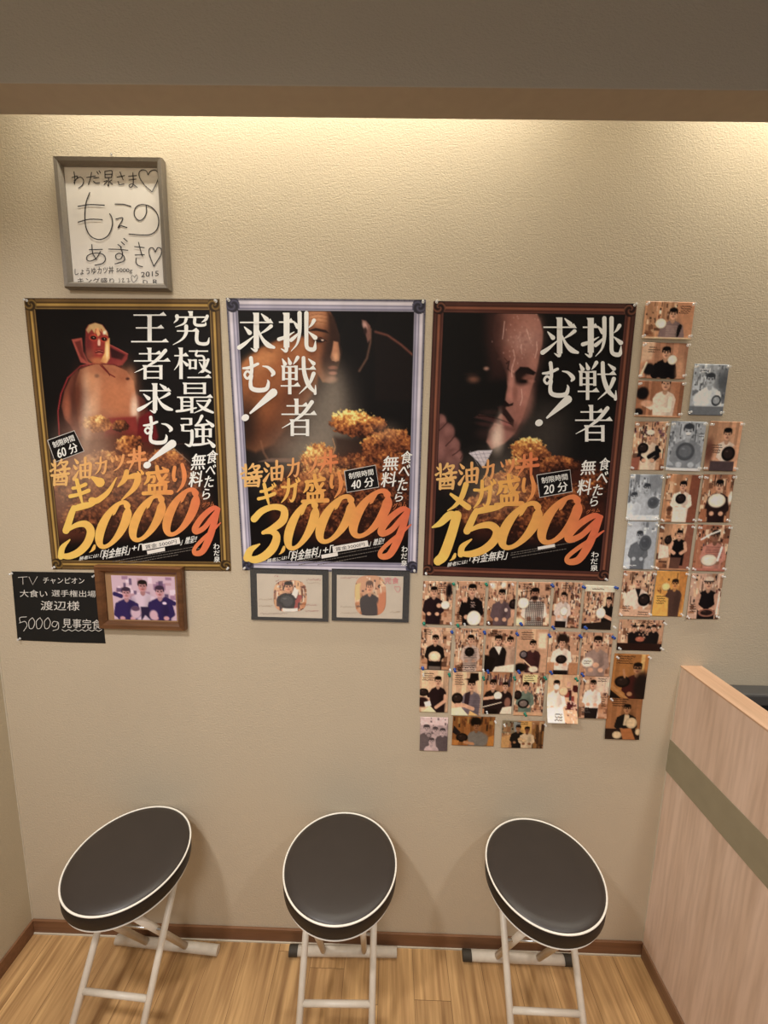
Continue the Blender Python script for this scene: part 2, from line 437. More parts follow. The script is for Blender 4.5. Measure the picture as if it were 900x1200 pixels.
# ---- lettering: ribbons and font outlines gathered in photograph coordinates, then laid on the sheet
def catmull(P, n=8):
    P = np.array(P, float)
    if len(P) < 3:
        t = np.linspace(0, 1, n+1)[:, None]; return P[0]*(1-t)+P[1]*t
    Q = np.vstack([2*P[0]-P[1], P, 2*P[-1]-P[-2]]); out = []
    for k in range(1, len(Q)-2):
        p0, p1, p2, p3 = Q[k-1:k+3]
        for t in np.linspace(0, 1, n, endpoint=False):
            out.append(.5*((2*p1)+(-p0+p2)*t+(2*p0-5*p1+4*p2-p3)*t*t+(-p0+3*p1-3*p2+p3)*t**3))
    out.append(Q[-2]); return np.array(out)
class Letters:
    def __init__(s): s.V, s.F, s.K, s.D, s.n = [], [], [], [], 0
    def add(s, V, F, col):
        b = len(s.V); s.V += [tuple(v) for v in V]; s.F += [tuple(int(j)+b for j in f) for f in F]
        s.n += 1
        d0 = (s.n % 40)*2e-5                       # every stroke lies a hair above the one before it
        s.D += list(d0+np.linspace(0, 1.6e-5, len(V)))
        if callable(col): s.K += [col(v[0], v[1]) for v in V]
        else: s.K += [col]*len(V)
    def ribbon(s, pts, wid, col, sharp=False, n=8, roundcap=True):
        """pts in photograph pixels, wid widths in pixels along the stroke"""
        P = np.array(pts, float)
        wd = np.array(wid if hasattr(wid, '__len__') else [wid]*len(P), float)
        A = np.column_stack([P, np.interp(np.linspace(0, 1, len(P)), np.linspace(0, 1, len(wd)), wd)])
        if not sharp: A = catmull(A, n)
        P, wd = A[:, :2], np.maximum(A[:, 2], .02)
        T = np.gradient(P, axis=0); T /= np.linalg.norm(T, axis=1)[:, None]+1e-9
        Nn = np.column_stack([-T[:, 1], T[:, 0]])
        Lf, Rt = P+Nn*wd[:, None]/2, P-Nn*wd[:, None]/2
        V = []; F = []
        for a, b in zip(Lf, Rt): V += [a, b]
        for k in range(len(P)-1): F.append((2*k, 2*k+1, 2*k+3, 2*k+2))
        s.add(V, F, col)
        if roundcap:
            for k in (0, len(P)-1):
                if wd[k] > .6: s.disc(P[k], wd[k]/2, wd[k]/2, col, 10)
    def disc(s, c, rx, ry, col, n=20, rot=0):
        t = math.radians(rot)
        V = [(c[0]+rx*math.cos(a)*math.cos(t)-ry*math.sin(a)*math.sin(t), c[1]+rx*math.cos(a)*math.sin(t)+ry*math.sin(a)*math.cos(t)) for a in np.linspace(0, 2*math.pi, n, endpoint=False)]
        s.add(V, [tuple(range(n))], col)
    def poly(s, pts, col): s.add(pts, [tuple(range(len(pts)))], col)
    def font(s, text, TL, TR, BL, col, bold=0.0):
        """text outline fitted to the parallelogram TL,TR,BL (photograph pixels)"""
        c = bpy.data.curves.new('tmp', 'FONT'); c.body = text; c.resolution_u = 3
        o = bpy.data.objects.new('tmp', c); COL.objects.link(o)
        m = o.to_mesh(); V = np.array([v.co[:2] for v in m.vertices]); F = [tuple(p.vertices) for p in m.polygons]
        o.to_mesh_clear(); bpy.data.objects.remove(o); bpy.data.curves.remove(c)
        if not len(V): return
        mn, mx = V.min(0), V.max(0); uv = (V-mn)/(mx-mn+1e-9); uv[:, 1] = 1-uv[:, 1]
        TL, TR, BL = (np.array(p, float) for p in (TL, TR, BL))
        k = max(bold, 0)*np.linalg.norm(BL-TL)*1.1     # heavier faces: the outline printed again, slightly shifted
        for dx, dy in ((0, 0), (k, 0), (-k, 0), (0, k*.6), (0, -k*.6)) if k > .05 else ((0, 0),):
            s.add(TL+uv[:, :1]*(TR-TL)+uv[:, 1:]*(BL-TL)+np.array([dx, dy]), F, col)
    def glyph(s, strokes, x0, y0, x1, y1, col, wmul=1.0, shear=0.0, rot=0.0):
        """strokes in a 100x100 box -> pixel box"""
        sx, sy = (x1-x0)/100, (y1-y0)/100; sw = (abs(sx)+abs(sy))/2*wmul
        cr, sr = math.cos(math.radians(rot)), math.sin(math.radians(rot))
        def mp(p):
            u, v = p[0]-50-(p[1]-50)*shear, p[1]-50
            u, v = u*sx, v*sy
            return ((x0+x1)/2+u*cr-v*sr, (y0+y1)/2+u*sr+v*cr)
        for st in strokes:
            k = st[0]
            if k == 'p': s.poly([mp(p) for p in st[1]], col)
            elif k == 'o': s.disc(mp(st[1]), st[2]*sx, st[3]*sy, col, 18, st[4] if len(st) > 4 else 0)
            else:
                pts, wd = st[1], st[2]
                s.ribbon([mp(p) for p in pts], [q*sw for q in (wd if hasattr(wd, '__len__') else [wd])] if hasattr(wd, '__len__') else wd*sw, col, sharp=(k == 'l'), n=6, roundcap=(k != 'l'))
    def build(s, name, parent, off, mat=None, org=(0, 0, 0), ink=True, smoothly=None):
        V = np.array(s.V); x, z = W(V[:, 0], V[:, 1], off)
        me = mesh_arrays(name, np.column_stack([x-org[0], -off-org[1]-np.array(s.D), z-org[2]]), s.F)
        # all faces towards the room
        if ink:
            c = np.clip(lin(np.array(s.K, float)/255)/PRINT_GAIN, 0, .92); set_ink(me, np.column_stack([c, np.ones(len(c))]))
        bmx = bmesh.new(); bmx.from_mesh(me)
        for f in bmx.faces:
            f.normal_update()
            if f.normal.y > 0: f.normal_flip()
        bmx.to_mesh(me); bmx.free()
        return link(name, me, mat or M['ink_print'], parent)

# mincho-style stroke helpers in the 100-box
def H(x0, x1, y, w=3.8): return [('l', [(x0, y), (x1-2, y)], w), ('p', [(x1-17, y-w*.4), (x1-6, y-w*.5-8), (x1+2, y+w*.5), (x1-3, y+w*.5)])]
def h(x0, x1, y, w=4): return [('l', [(x0, y), (x1, y)], w)]
def V(x, y0, y1, w=15): return [('l', [(x, y0), (x, y1)], w), ('p', [(x-w*.5-3, y0-1), (x-w*.5, y0+6), (x+w*.5, y0+4), (x+w*.5, y0-1)])]
def S(*pts, w=(11, 9, 2)): return [('c', list(pts), list(w))]
def HID(*pts, w=11): return [('c', list(pts), [w, w*.85, w*.5, 1.5])]
def MIG(*pts, w=13): return [('c', list(pts), [2.5, w*.6, w, w*.55])]
def DOT(*pts, w=12): return [('c', list(pts), [3, w*.8, w])]
KANJI = {
 '求': H(6, 94, 27)+V(50, 4, 90, 14)+S((50, 86), (48, 96), (36, 90), w=(10, 8, 2))+DOT((64, 6), (78, 19))+DOT((18, 38), (32, 52))+S((4, 88), (20, 78), (46, 58), w=(12, 9, 2))+HID((90, 36), (76, 46), (58, 56), w=10)+MIG((52, 38), (66, 66), (82, 82), (98, 88)),
 'む': [('c', [(10, 34), (28, 32), (52, 22)], [6, 9, 8]), ('c', [(32, 6), (34, 26), (33, 50), (22, 62), (14, 52), (22, 42), (34, 52), (31, 70), (34, 88), (54, 94), (76, 90), (82, 74), (80, 66)], [11, 10, 9, 7, 7, 7, 8, 10, 12, 13, 12, 8, 3]), ('c', [(66, 28), (82, 32), (96, 46), (92, 54)], [3, 8, 12, 6])],
 '挑': H(2, 40, 26)+V(22, 4, 88)+S((22, 86), (20, 97), (8, 91), w=(10, 8, 2))+S((2, 68), (20, 62), (42, 50), w=(10, 8, 2))+HID((56, 4), (56, 50), (50, 78), (34, 97))+S((74, 4), (74, 60), (76, 88), (94, 92), (98, 72), w=(11, 10, 10, 11, 2))+DOT((40, 24), (52, 38))+S((34, 70), (44, 62), (54, 52), w=(10, 8, 3))+HID((94, 22), (88, 32), (80, 40), w=10)+DOT((80, 50), (97, 64)),
 '戦': DOT((6, 6), (13, 19), w=11)+DOT((22, 3), (27, 17), w=11)+HID((48, 2), (42, 12), (36, 20), w=10)+V(9, 24, 62, 8)+V(44, 24, 62, 8)+V(26, 26, 98, 9)+h(9, 44, 26)+h(9, 44, 42)+h(9, 44, 58)+H(1, 54, 76)+H(50, 97, 32)+S((64, 3), (66, 40), (78, 74), (97, 94), w=(10, 11, 12, 6))+S((96, 96), (97, 84), (97, 74), w=(8, 5, 2))+HID((92, 44), (80, 70), (52, 97), w=11)+DOT((78, 6), (92, 18), w=11),
 '者': H(16, 76, 20)+V(44, 2, 42, 10)+H(2, 98, 42)+HID((86, 10), (64, 38), (36, 60), (4, 78))+V(32, 56, 99, 9)+V(74, 56, 99, 9)+h(32, 74, 58)+h(32, 74, 75)+h(32, 74, 94),
 '究': V(50, 0, 14, 10)+HID((14, 14), (14, 24), (6, 34), w=11)+h(14, 90, 17)+S((92, 14), (88, 24), (78, 32), w=(9, 8, 2))+HID((38, 22), (32, 36), (10, 46), w=9)+S((60, 22), (60, 36), (68, 41), (86, 40), (88, 32), w=(9, 8, 8, 7, 2))+H(14, 70, 58)+HID((38, 44), (37, 66), (26, 84), (4, 99))+S((66, 58), (65, 84), (72, 95), (92, 95), (97, 78), w=(10, 10, 9, 9, 2)),
 '極': H(1, 38, 26)+V(19, 2, 98, 10)+HID((18, 30), (12, 52), (1, 70), w=8)+DOT((24, 42), (35, 54), w=10)+h(40, 92, 12)+S((62, 12), (60, 26), (80, 30), (80, 70), (72, 78), w=(7, 6, 6, 8, 2))+V(43, 38, 68, 7)+V(58, 38, 68, 7)+h(43, 58, 40)+h(43, 58, 64)+h(66, 94, 40)+HID((92, 38), (84, 62), (66, 80), w=8)+MIG((68, 46), (80, 66), (97, 78), w=10)+H(36, 99, 93),
 '最': V(24, 2, 38, 9)+V(76, 2, 38, 9)+h(24, 76, 4)+h(24, 76, 19)+h(24, 76, 35)+H(2, 98, 48)+V(15, 50, 90, 8)+V(42, 50, 99, 9)+h(15, 42, 63)+h(15, 42, 76)+S((1, 93), (24, 90), (54, 82), w=(7, 7, 4))+h(54, 90, 60)+HID((90, 58), (76, 82), (48, 99), w=10)+MIG((56, 66), (74, 84), (99, 97), w=12),
 '強': h(5, 36, 10)+V(33, 9, 30, 9)+h(10, 33, 29)+V(10, 29, 50, 9)+h(10, 38, 49)+S((36, 49), (36, 80), (30, 96), (16, 90), w=(10, 10, 9, 2))+S((64, 2), (56, 20), (46, 32), w=(10, 7, 5))+S((46, 32), (66, 30), (90, 26), w=(6, 7, 5))+DOT((76, 14), (94, 32), w=12)+V(50, 42, 70, 9)+V(88, 42, 70, 9)+h(50, 88, 44)+h(50, 88, 66)+V(68, 34, 92, 9)+S((40, 94), (64, 92), (92, 86), w=(8, 7, 4))+DOT((80, 76), (97, 97), w=13),
 '王': H(8, 92, 10)+H(14, 86, 50)+H(2, 98, 93)+V(50, 10, 93, 12),
}
def B(*pts, w=(6, 12, 9)): return ('c', list(pts), list(w))
DAK = [B((84, 2), (92, 14), w=(4, 9)), B((96, -4), (104, 8), w=(4, 9))]
BRUSH = {
 'カ': [B((8, 34), (44, 34), (84, 24), w=(9, 8, 12)), B((82, 26), (76, 70), (62, 92), (48, 84), w=(11, 11, 9, 3)), B((44, 2), (42, 46), (28, 76), (4, 98), w=(10, 11, 9, 3))],
 'ツ': [B((8, 24), (20, 46), w=(5, 12)), B((40, 14), (50, 36), w=(5, 12)), B((92, 12), (82, 50), (58, 82), (28, 100), w=(12, 12, 8, 3))],
 '丼': [B((8, 36), (50, 32), (92, 26), w=(10, 8, 11)), B((2, 66), (50, 60), (98, 54), w=(11, 9, 12)), B((36, 10), (34, 56), (8, 100), w=(9, 11, 4)), B((66, 2), (66, 50), (66, 100), w=(12, 11, 8)), B((46, 42), (56, 54), w=(5, 11))],
 '油': [B((8, 8), (22, 24), w=(5, 13)), B((2, 36), (14, 50), w=(5, 12)), B((4, 98), (14, 82), (28, 60), w=(14, 10, 4)), B((38, 34), (40, 70), (42, 94), w=(8, 10, 10)), B((38, 36), (64, 32), (90, 28), (90, 60), (86, 94), w=(8, 8, 11, 11, 9)), B((42, 62), (86, 58), w=(7, 7)), B((42, 90), (86, 88), w=(7, 8)), B((64, 2), (64, 44), (64, 88), w=(11, 9, 8))],
 '醤': [B((20, 2), (22, 26), (22, 52), w=(9, 9, 6)), B((4, 14), (14, 22), w=(4, 9)), B((0, 44), (18, 34), w=(9, 4)), B((56, 0), (46, 14), (34, 24), w=(9, 7, 3)), B((52, 12), (86, 8), (70, 28), (44, 40), w=(6, 9, 7, 3)), B((58, 18), (66, 26), w=(4, 8)), B((34, 42), (66, 38), (98, 34), w=(8, 7, 9)), B((74, 28), (74, 46), (64, 54), w=(9, 9, 3)), B((44, 46), (52, 52), w=(4, 8)), B((6, 62), (50, 58), (94, 54), w=(9, 8, 10)), B((20, 68), (20, 99), w=(8, 10)), B((20, 70), (50, 68), (82, 66), (80, 98), w=(7, 7, 10, 10)), B((40, 60), (40, 78), (30, 84), w=(6, 6, 3)), B((60, 58), (60, 80), (74, 80), w=(6, 6, 4)), B((20, 86), (80, 84), w=(5, 5)), B((20, 97), (80, 96), w=(7, 7))],
 '盛': [B((14, 24), (50, 20), (88, 14), w=(9, 8, 11)), B((20, 22), (18, 46), (4, 64), w=(9, 10, 3)), B((22, 38), (40, 36), (38, 54), (30, 56), w=(6, 8, 8, 3)), B((50, 0), (56, 34), (74, 56), (94, 54), w=(10, 12, 12, 4)), B((84, 30), (70, 46), (52, 60), w=(9, 8, 3)), B((70, 2), (82, 12), w=(4, 10)), B((22, 66), (24, 92), w=(8, 10)), B((22, 68), (50, 66), (80, 64), (78, 92), w=(8, 7, 11, 11)), B((42, 68), (42, 92), w=(7, 7)), B((60, 66), (60, 92), w=(7, 7)), B((0, 96), (50, 93), (102, 92), w=(10, 11, 13))],
 'り': [B((26, 14), (20, 44), (26, 62), (36, 54), w=(11, 11, 8, 3)), B((66, 4), (78, 40), (70, 74), (40, 102), w=(11, 14, 11, 3))],
 'キ': [B((16, 36), (46, 32), (82, 20), w=(11, 11, 13)), B((2, 70), (46, 62), (98, 46), w=(13, 12, 14)), B((36, 2), (50, 50), (66, 100), w=(13, 14, 6))],
 'ン': [B((4, 8), (34, 26), w=(8, 26)), B((2, 92), (24, 92), (66, 60), (98, 8), w=(18, 16, 12, 3))],
 'ク': [B((40, 2), (30, 30), (4, 54), w=(13, 14, 4)), B((34, 24), (82, 18), (72, 56), (20, 100), w=(8, 18, 15, 4))],
 'メ': [B((82, 2), (62, 50), (34, 80), (2, 98), w=(16, 15, 10, 3)), B((16, 38), (50, 60), (92, 86), w=(8, 14, 17))],
}
BRUSH['ギ'] = BRUSH['キ']+DAK; BRUSH['ガ'] = BRUSH['カ']+DAK; BRUSH['グ'] = BRUSH['ク']+DAK
def zero():
    t = np.linspace(-1.15, 2*math.pi-1.0, 22); pts = []; wd = []
    for a in t:
        x = 50+25*math.cos(a); y = 50+43*math.sin(a); pts.append((x-(y-50)*.52, y))
        wd.append(14.5+5.5*math.cos(2*a+.5))
    wd[0] = 4; wd[1] = 9; wd[-1] = 15
    return [('c', pts, wd), ('p', [(58, 16), (66, 10), (54, 30), (48, 33), (49, 26), (43, 27)])]
DIG = {
 '0': zero(),
 '5': [('c', [(99, 3), (84, 6), (62, 9), (37, 14)], [3, 10, 13, 11]), ('c', [(38, 12), (30, 26), (17, 51)], [11, 13, 14]), ('c', [(13, 54), (44, 42), (70, 40), (84, 52), (76, 71), (54, 87), (27, 95), (3, 95)], [5, 10, 14, 16, 16, 15, 13, 9]), ('c', [(3, 96), (7, 81), (27, 67)], [12, 11, 3])],
 '3': [('c', [(20, 26), (38, 12), (64, 5), (86, 10), (84, 28), (62, 42), (40, 50)], [13, 12, 11, 13, 15, 12, 7]), ('c', [(42, 49), (60, 48), (70, 57), (62, 76), (42, 91), (20, 97), (4, 92)], [7, 11, 14, 16, 15, 13, 10]), ('c', [(4, 94), (12, 80), (32, 70)], [14, 12, 3])],
 '1': [('c', [(4, 30), (30, 22), (60, 6), (84, 6)], [4, 14, 18, 12]), ('c', [(84, 6), (66, 44), (42, 84), (22, 97)], [21, 22, 23, 20])],
 ',': [('c', [(80, 12), (66, 46), (40, 74), (2, 98)], [36, 50, 30, 3])],
 'g': [('c', [(96, 6), (74, 4), (36, 22), (10, 44), (14, 52), (42, 44), (70, 24), (92, 6)], [8, 12, 14, 15, 13, 12, 11, 8]), ('c', [(94, 8), (78, 36), (60, 66), (36, 92), (10, 96), (8, 86), (36, 68), (72, 50), (102, 34)], [9, 15, 17, 15, 12, 9, 9, 8, 3])],
}
for _k in '0513g':
    ex = []
    for st in DIG[_k]:
        if st[0] == 'c':
            A = catmull(np.column_stack([np.array(st[1], float), np.interp(np.linspace(0, 1, len(st[1])), np.linspace(0, 1, len(st[2])), st[2])]), 6)
            ex += [A[:, :2]-A[:, 2:]*.46, A[:, :2]+A[:, 2:]*.46]
    ex = np.vstack(ex); mn, mx = ex.min(0), ex.max(0)
    DIG[_k] = [(st[0], [tuple((np.array(p)-mn)/(mx-mn)*100) for p in st[1]])+tuple(st[2:]) for st in DIG[_k]]
WHT = (222, 218, 212)
def yo(x0, x1, bottom=0):
    a, m, b = np.array((222, 184, 96.)), np.array((210, 154, 84.)), np.array((200, 102, 72.))
    def f(x, y):
        t = min(1, max(0, (x-x0)/(x1-x0)))
        c = a+(m-a)*t/.6 if t < .6 else m+(b-m)*(t-.6)/.4
        return tuple(c*(1+.10*(vnoise(np.array([x]), np.array([y]), 6, 9)[0]-.5)))
    return f

# ------------------------------------------------------------------ posters
BORDER = {
 'gold': [(0, (58, 44, 30)), (.10, (70, 52, 32)), (.16, (112, 88, 54)), (.34, (90, 68, 40)), (.42, (44, 32, 20)), (.50, (150, 118, 62)), (.62, (178, 146, 84)), (.72, (98, 74, 40)), (.84, (54, 40, 26)), (.93, (132, 106, 64)), (1, (40, 28, 18))],
 'silver': [(0, (52, 50, 60)), (.12, (58, 56, 70)), (.18, (160, 154, 166)), (.32, (206, 200, 208)), (.48, (188, 182, 194)), (.56, (96, 94, 116)), (.64, (176, 172, 188)), (.78, (150, 146, 166)), (.88, (80, 78, 98)), (.94, (170, 166, 180)), (1, (36, 34, 40))],
 'copper': [(0, (40, 26, 25)), (.14, (66, 40, 34)), (.28, (78, 48, 40)), (.38, (40, 24, 22)), (.48, (104, 62, 48)), (.58, (134, 84, 64)), (.68, (96, 56, 44)), (.80, (58, 34, 30)), (.92, (96, 58, 50)), (1, (26, 17, 16))],
}
OFF = .0016
def poster(quad, style, bw, paint, bg, label):
    q = [np.array(W(*p)) for p in quad]           # TL TR BR BL on the wall
    ux = np.linalg.norm(q[1]-q[0]); uz = np.linalg.norm(q[3]-q[0])
    nb = 14
    fb = np.linspace(0, 1, nb+1)
    us = np.concatenate([fb*bw/ux, np.linspace(bw/ux, 1-bw/ux, 250)[1:-1], 1-fb[::-1]*bw/ux])
    vs = np.concatenate([fb*bw/uz, np.linspace(bw/uz, 1-bw/uz, 350)[1:-1], 1-fb[::-1]*bw/uz])
    U, Vv = np.meshgrid(us, vs)
    Pq = (q[0][:, None, None]*(1-U)*(1-Vv)+q[1][:, None, None]*U*(1-Vv)+q[2][:, None, None]*U*Vv+q[3][:, None, None]*(1-U)*Vv)
    px, py = proj(Pq[0], Pq[1])
    c = Cv(px, py, bg); paint(c); c.grain(.10, 3.0)
    # printed moulding
    d = np.minimum(np.minimum(U, 1-U)*ux, np.minimum(Vv, 1-Vv)*uz).ravel()/bw
    along = np.where((np.minimum(U, 1-U)*ux < np.minimum(Vv, 1-Vv)*uz), Vv*uz, U*ux).ravel()
    ks = [k for k, _ in BORDER[style]]; cs = np.array([k for _, k in BORDER[style]], float)
    bc = np.stack([np.interp(np.clip(d, 0, 1), ks, cs[:, j]) for j in range(3)], 1)
    bc *= (1+.16*(vnoise(along*1000, d*2, 40, 3)-.5))[:, None]
    bead = (d < .13) & (np.sin(along*2*math.pi/.0042) > .1)
    bc[bead] = bc[bead]*.5+np.array({'gold': (150, 120, 80), 'silver': (190, 186, 196), 'copper': (110, 70, 60)}[style])*.45
    msk = d <= 1.0001
    c.C[msk] = bc[msk]
    # scrolled corner ornaments
    for cu, cvv, sx, sy in ((0, 0, 1, 1), (1, 0, -1, 1), (0, 1, 1, -1), (1, 1, -1, -1)):
        X = (U.ravel()-cu)*ux*sx/bw; Y = (Vv.ravel()-cvv)*uz*sy/bw
        r = np.hypot(X-.55, Y-.55); th = np.arctan2(Y-.55, X-.55)
        reg = (X < 1.25) & (Y < 1.25) & (r < .62) & msk
        sp = .5+.5*np.sin(r*14-th*2)
        dk = np.array(BORDER[style][0][1], float); br_ = np.array(BORDER[style][5][1], float)
        c.C[reg] = (dk*.8+(br_-dk)*(sp[reg]**2*.8)[:, None])
    rgba = c.ink()
    V3 = np.column_stack([Pq[0].ravel(), np.full(U.size, -OFF), Pq[1].ravel()])
    F = grid_faces(len(us), len(vs)); nx1, ny1 = len(us)-1, len(vs)-1
    fi = np.arange(len(F)); fx, fy = fi % nx1, fi//nx1
    isb = (fx < nb) | (fx >= nx1-nb) | (fy < nb) | (fy >= ny1-nb)
    org = (float(Pq[0].mean()), 0, float(Pq[1].min()))
    root = empty('poster', org); tag(root, label, 'poster', 'posters in a row on the wall')
    for nm, sel in (('printed_picture', ~isb), ('printed_border', isb)):
        used = np.unique(F[sel]); mp = np.full(U.size, -1); mp[used] = np.arange(len(used))
        me = mesh_arrays(nm, V3[used]-np.array(org), mp[F[sel]]); set_ink(me, rgba[used])
        link(nm, me, M['ink_print'], root)
    return root, org

def head_line(root, org, items, bang):
    t = Letters()
    for ch, x0, y0, x1, y1 in items: t.glyph(KANJI[ch], x0, y0, x1, y1, WHT)
    (ax, ay), (bx, by), dot = bang
    t.ribbon([(ax, ay), ((ax*.6+bx*.4), (ay*.6+by*.4)), (bx, by)], [9.5, 7, 2.5], WHT)
    t.disc(dot, 4.6, 3.9, WHT, 20, -25)
    t.build('headline_lettering', root, OFF+.0012, org=org)
def brush_lines(root, org, l1, l2, x0, x1, ybr):
    t = Letters(); g = yo(x0, x1)
    a = np.array((212, 170, 108.)); b = np.array((200, 110, 72.))
    def f1(x, y):
        k = min(1, max(0, (x-x0)/(x1-x0)))**1.6; return tuple(a+(b-a)*k)
    for ch, bx0, by0, bx1, by1 in l1: t.glyph(BRUSH[ch], bx0, by0, bx1, by1, f1, 1.3)
    for ch, bx0, by0, bx1, by1 in l2: t.glyph(BRUSH[ch], bx0, by0, bx1, by1, yo(x0, x0+(x1-x0)*1.25), 1.4)
    t.build('dish_name_lettering', root, OFF+.0007, org=org)
def numerals(root, org, items, x0, x1):
    t = Letters(); g = yo(x0, x1)
    for ch, a, b, c_, d in items: t.glyph(DIG[ch], a+(3.4 if ch == ',' else 0), b+(2.2 if ch == ',' else 0), c_+(1.6 if ch == ',' else 0), d+(1.2 if ch == ',' else 0), g, .9 if ch == ',' else 1.06)
    t.build('weight_numerals', root, OFF+.0016, org=org)
def badge(root, org, TL, TR, BR, BL, mins):
    P = [np.array(p, float) for p in (TL, TR, BR, BL)]
    t = Letters(); t.poly([tuple(p) for p in P], (20, 17, 17)); o = t.build('time_limit_badge', root, OFF+.0005, org=org)
    q = lambda u, v: tuple(P[0]*(1-u)*(1-v)+P[1]*u*(1-v)+P[2]*u*v+P[3]*(1-u)*v)
    t = Letters()
    t.ribbon([q(.0, .0), q(1, 0), q(1, 1), q(0, 1), q(0, 0)], .8, (190, 186, 182), sharp=True, roundcap=False)
    t.font('制限時間', q(.12, .14), q(.90, .14), q(.12, .42), WHT, .012)
    t.font(mins, q(.18, .52), q(.48, .52), q(.14, .90), WHT, .02)
    t.font('分', q(.58, .50), q(.88, .50), q(.56, .92), WHT, .02)
    lo = t.build('badge_lettering', o, OFF+.0009, org=org)
def white_small(root, org, items):
    t = Letters()
    for ch, x0, y0, x1, y1 in items:
        k = (y1-y0)*.10; t.font(ch, (x0+k, y0), (x1+k, y0-1), (x0-k*.4, y1), WHT, .016)
    t.build('eat_free_lettering', root, OFF+.0007, org=org)
def offer(root, org, parts, white=None, fine=()):
    t = Letters()
    for s_, TL, TR, BL in parts[:4]: t.font(s_, TL, TR, BL, WHT, .010)
    t.build('offer_lettering', root, OFF+.0006, org=org)
    if len(parts) > 4:
        t = Letters(); t.font(*parts[4], WHT, .010); t.build('award_lettering', root, OFF+.0006, org=org)
    if white:
        t = Letters()
        for quad in white['quads']: t.poly(quad, (212, 208, 202))
        o = t.build('pasted_paper_strip', root, OFF+.0026, org=org)
        if white.get('text'):
            t = Letters(); t.font(white['text'][0], *white['text'][1:], (40, 36, 36), .0)
            t.build('strip_lettering', o, OFF+.0029, org=org)
    t = Letters(); rnd = random.Random(5)
    for (ax, ay), (bx, by) in fine:
        x = ax
        while x < bx:
            l = rnd.uniform(.8, 3.2); y = ay+(by-ay)*(x-ax)/(bx-ax); y2 = ay+(by-ay)*(x+l-ax)/(bx-ax)
            t.ribbon([(x, y), (x+l, y2)], .8, (104, 98, 92), sharp=True, roundcap=False); x += l+rnd.uniform(.3, .9)
    if t.V: t.build('fine_print_lines', root, OFF+.0006, org=org)
def shop(root, org, items, gram):
    t = Letters()
    for ch, x0, y0, x1, y1 in items: t.font(ch, (x0, y0), (x1, y0), (x0, y1), WHT, .02)
    t.build('shop_name_lettering', root, OFF+.0007, org=org)
    t = Letters(); t.font('グラム', *gram, (168, 96, 60), .02)
    t.build('unit_lettering', root, OFF+.0007, org=org)

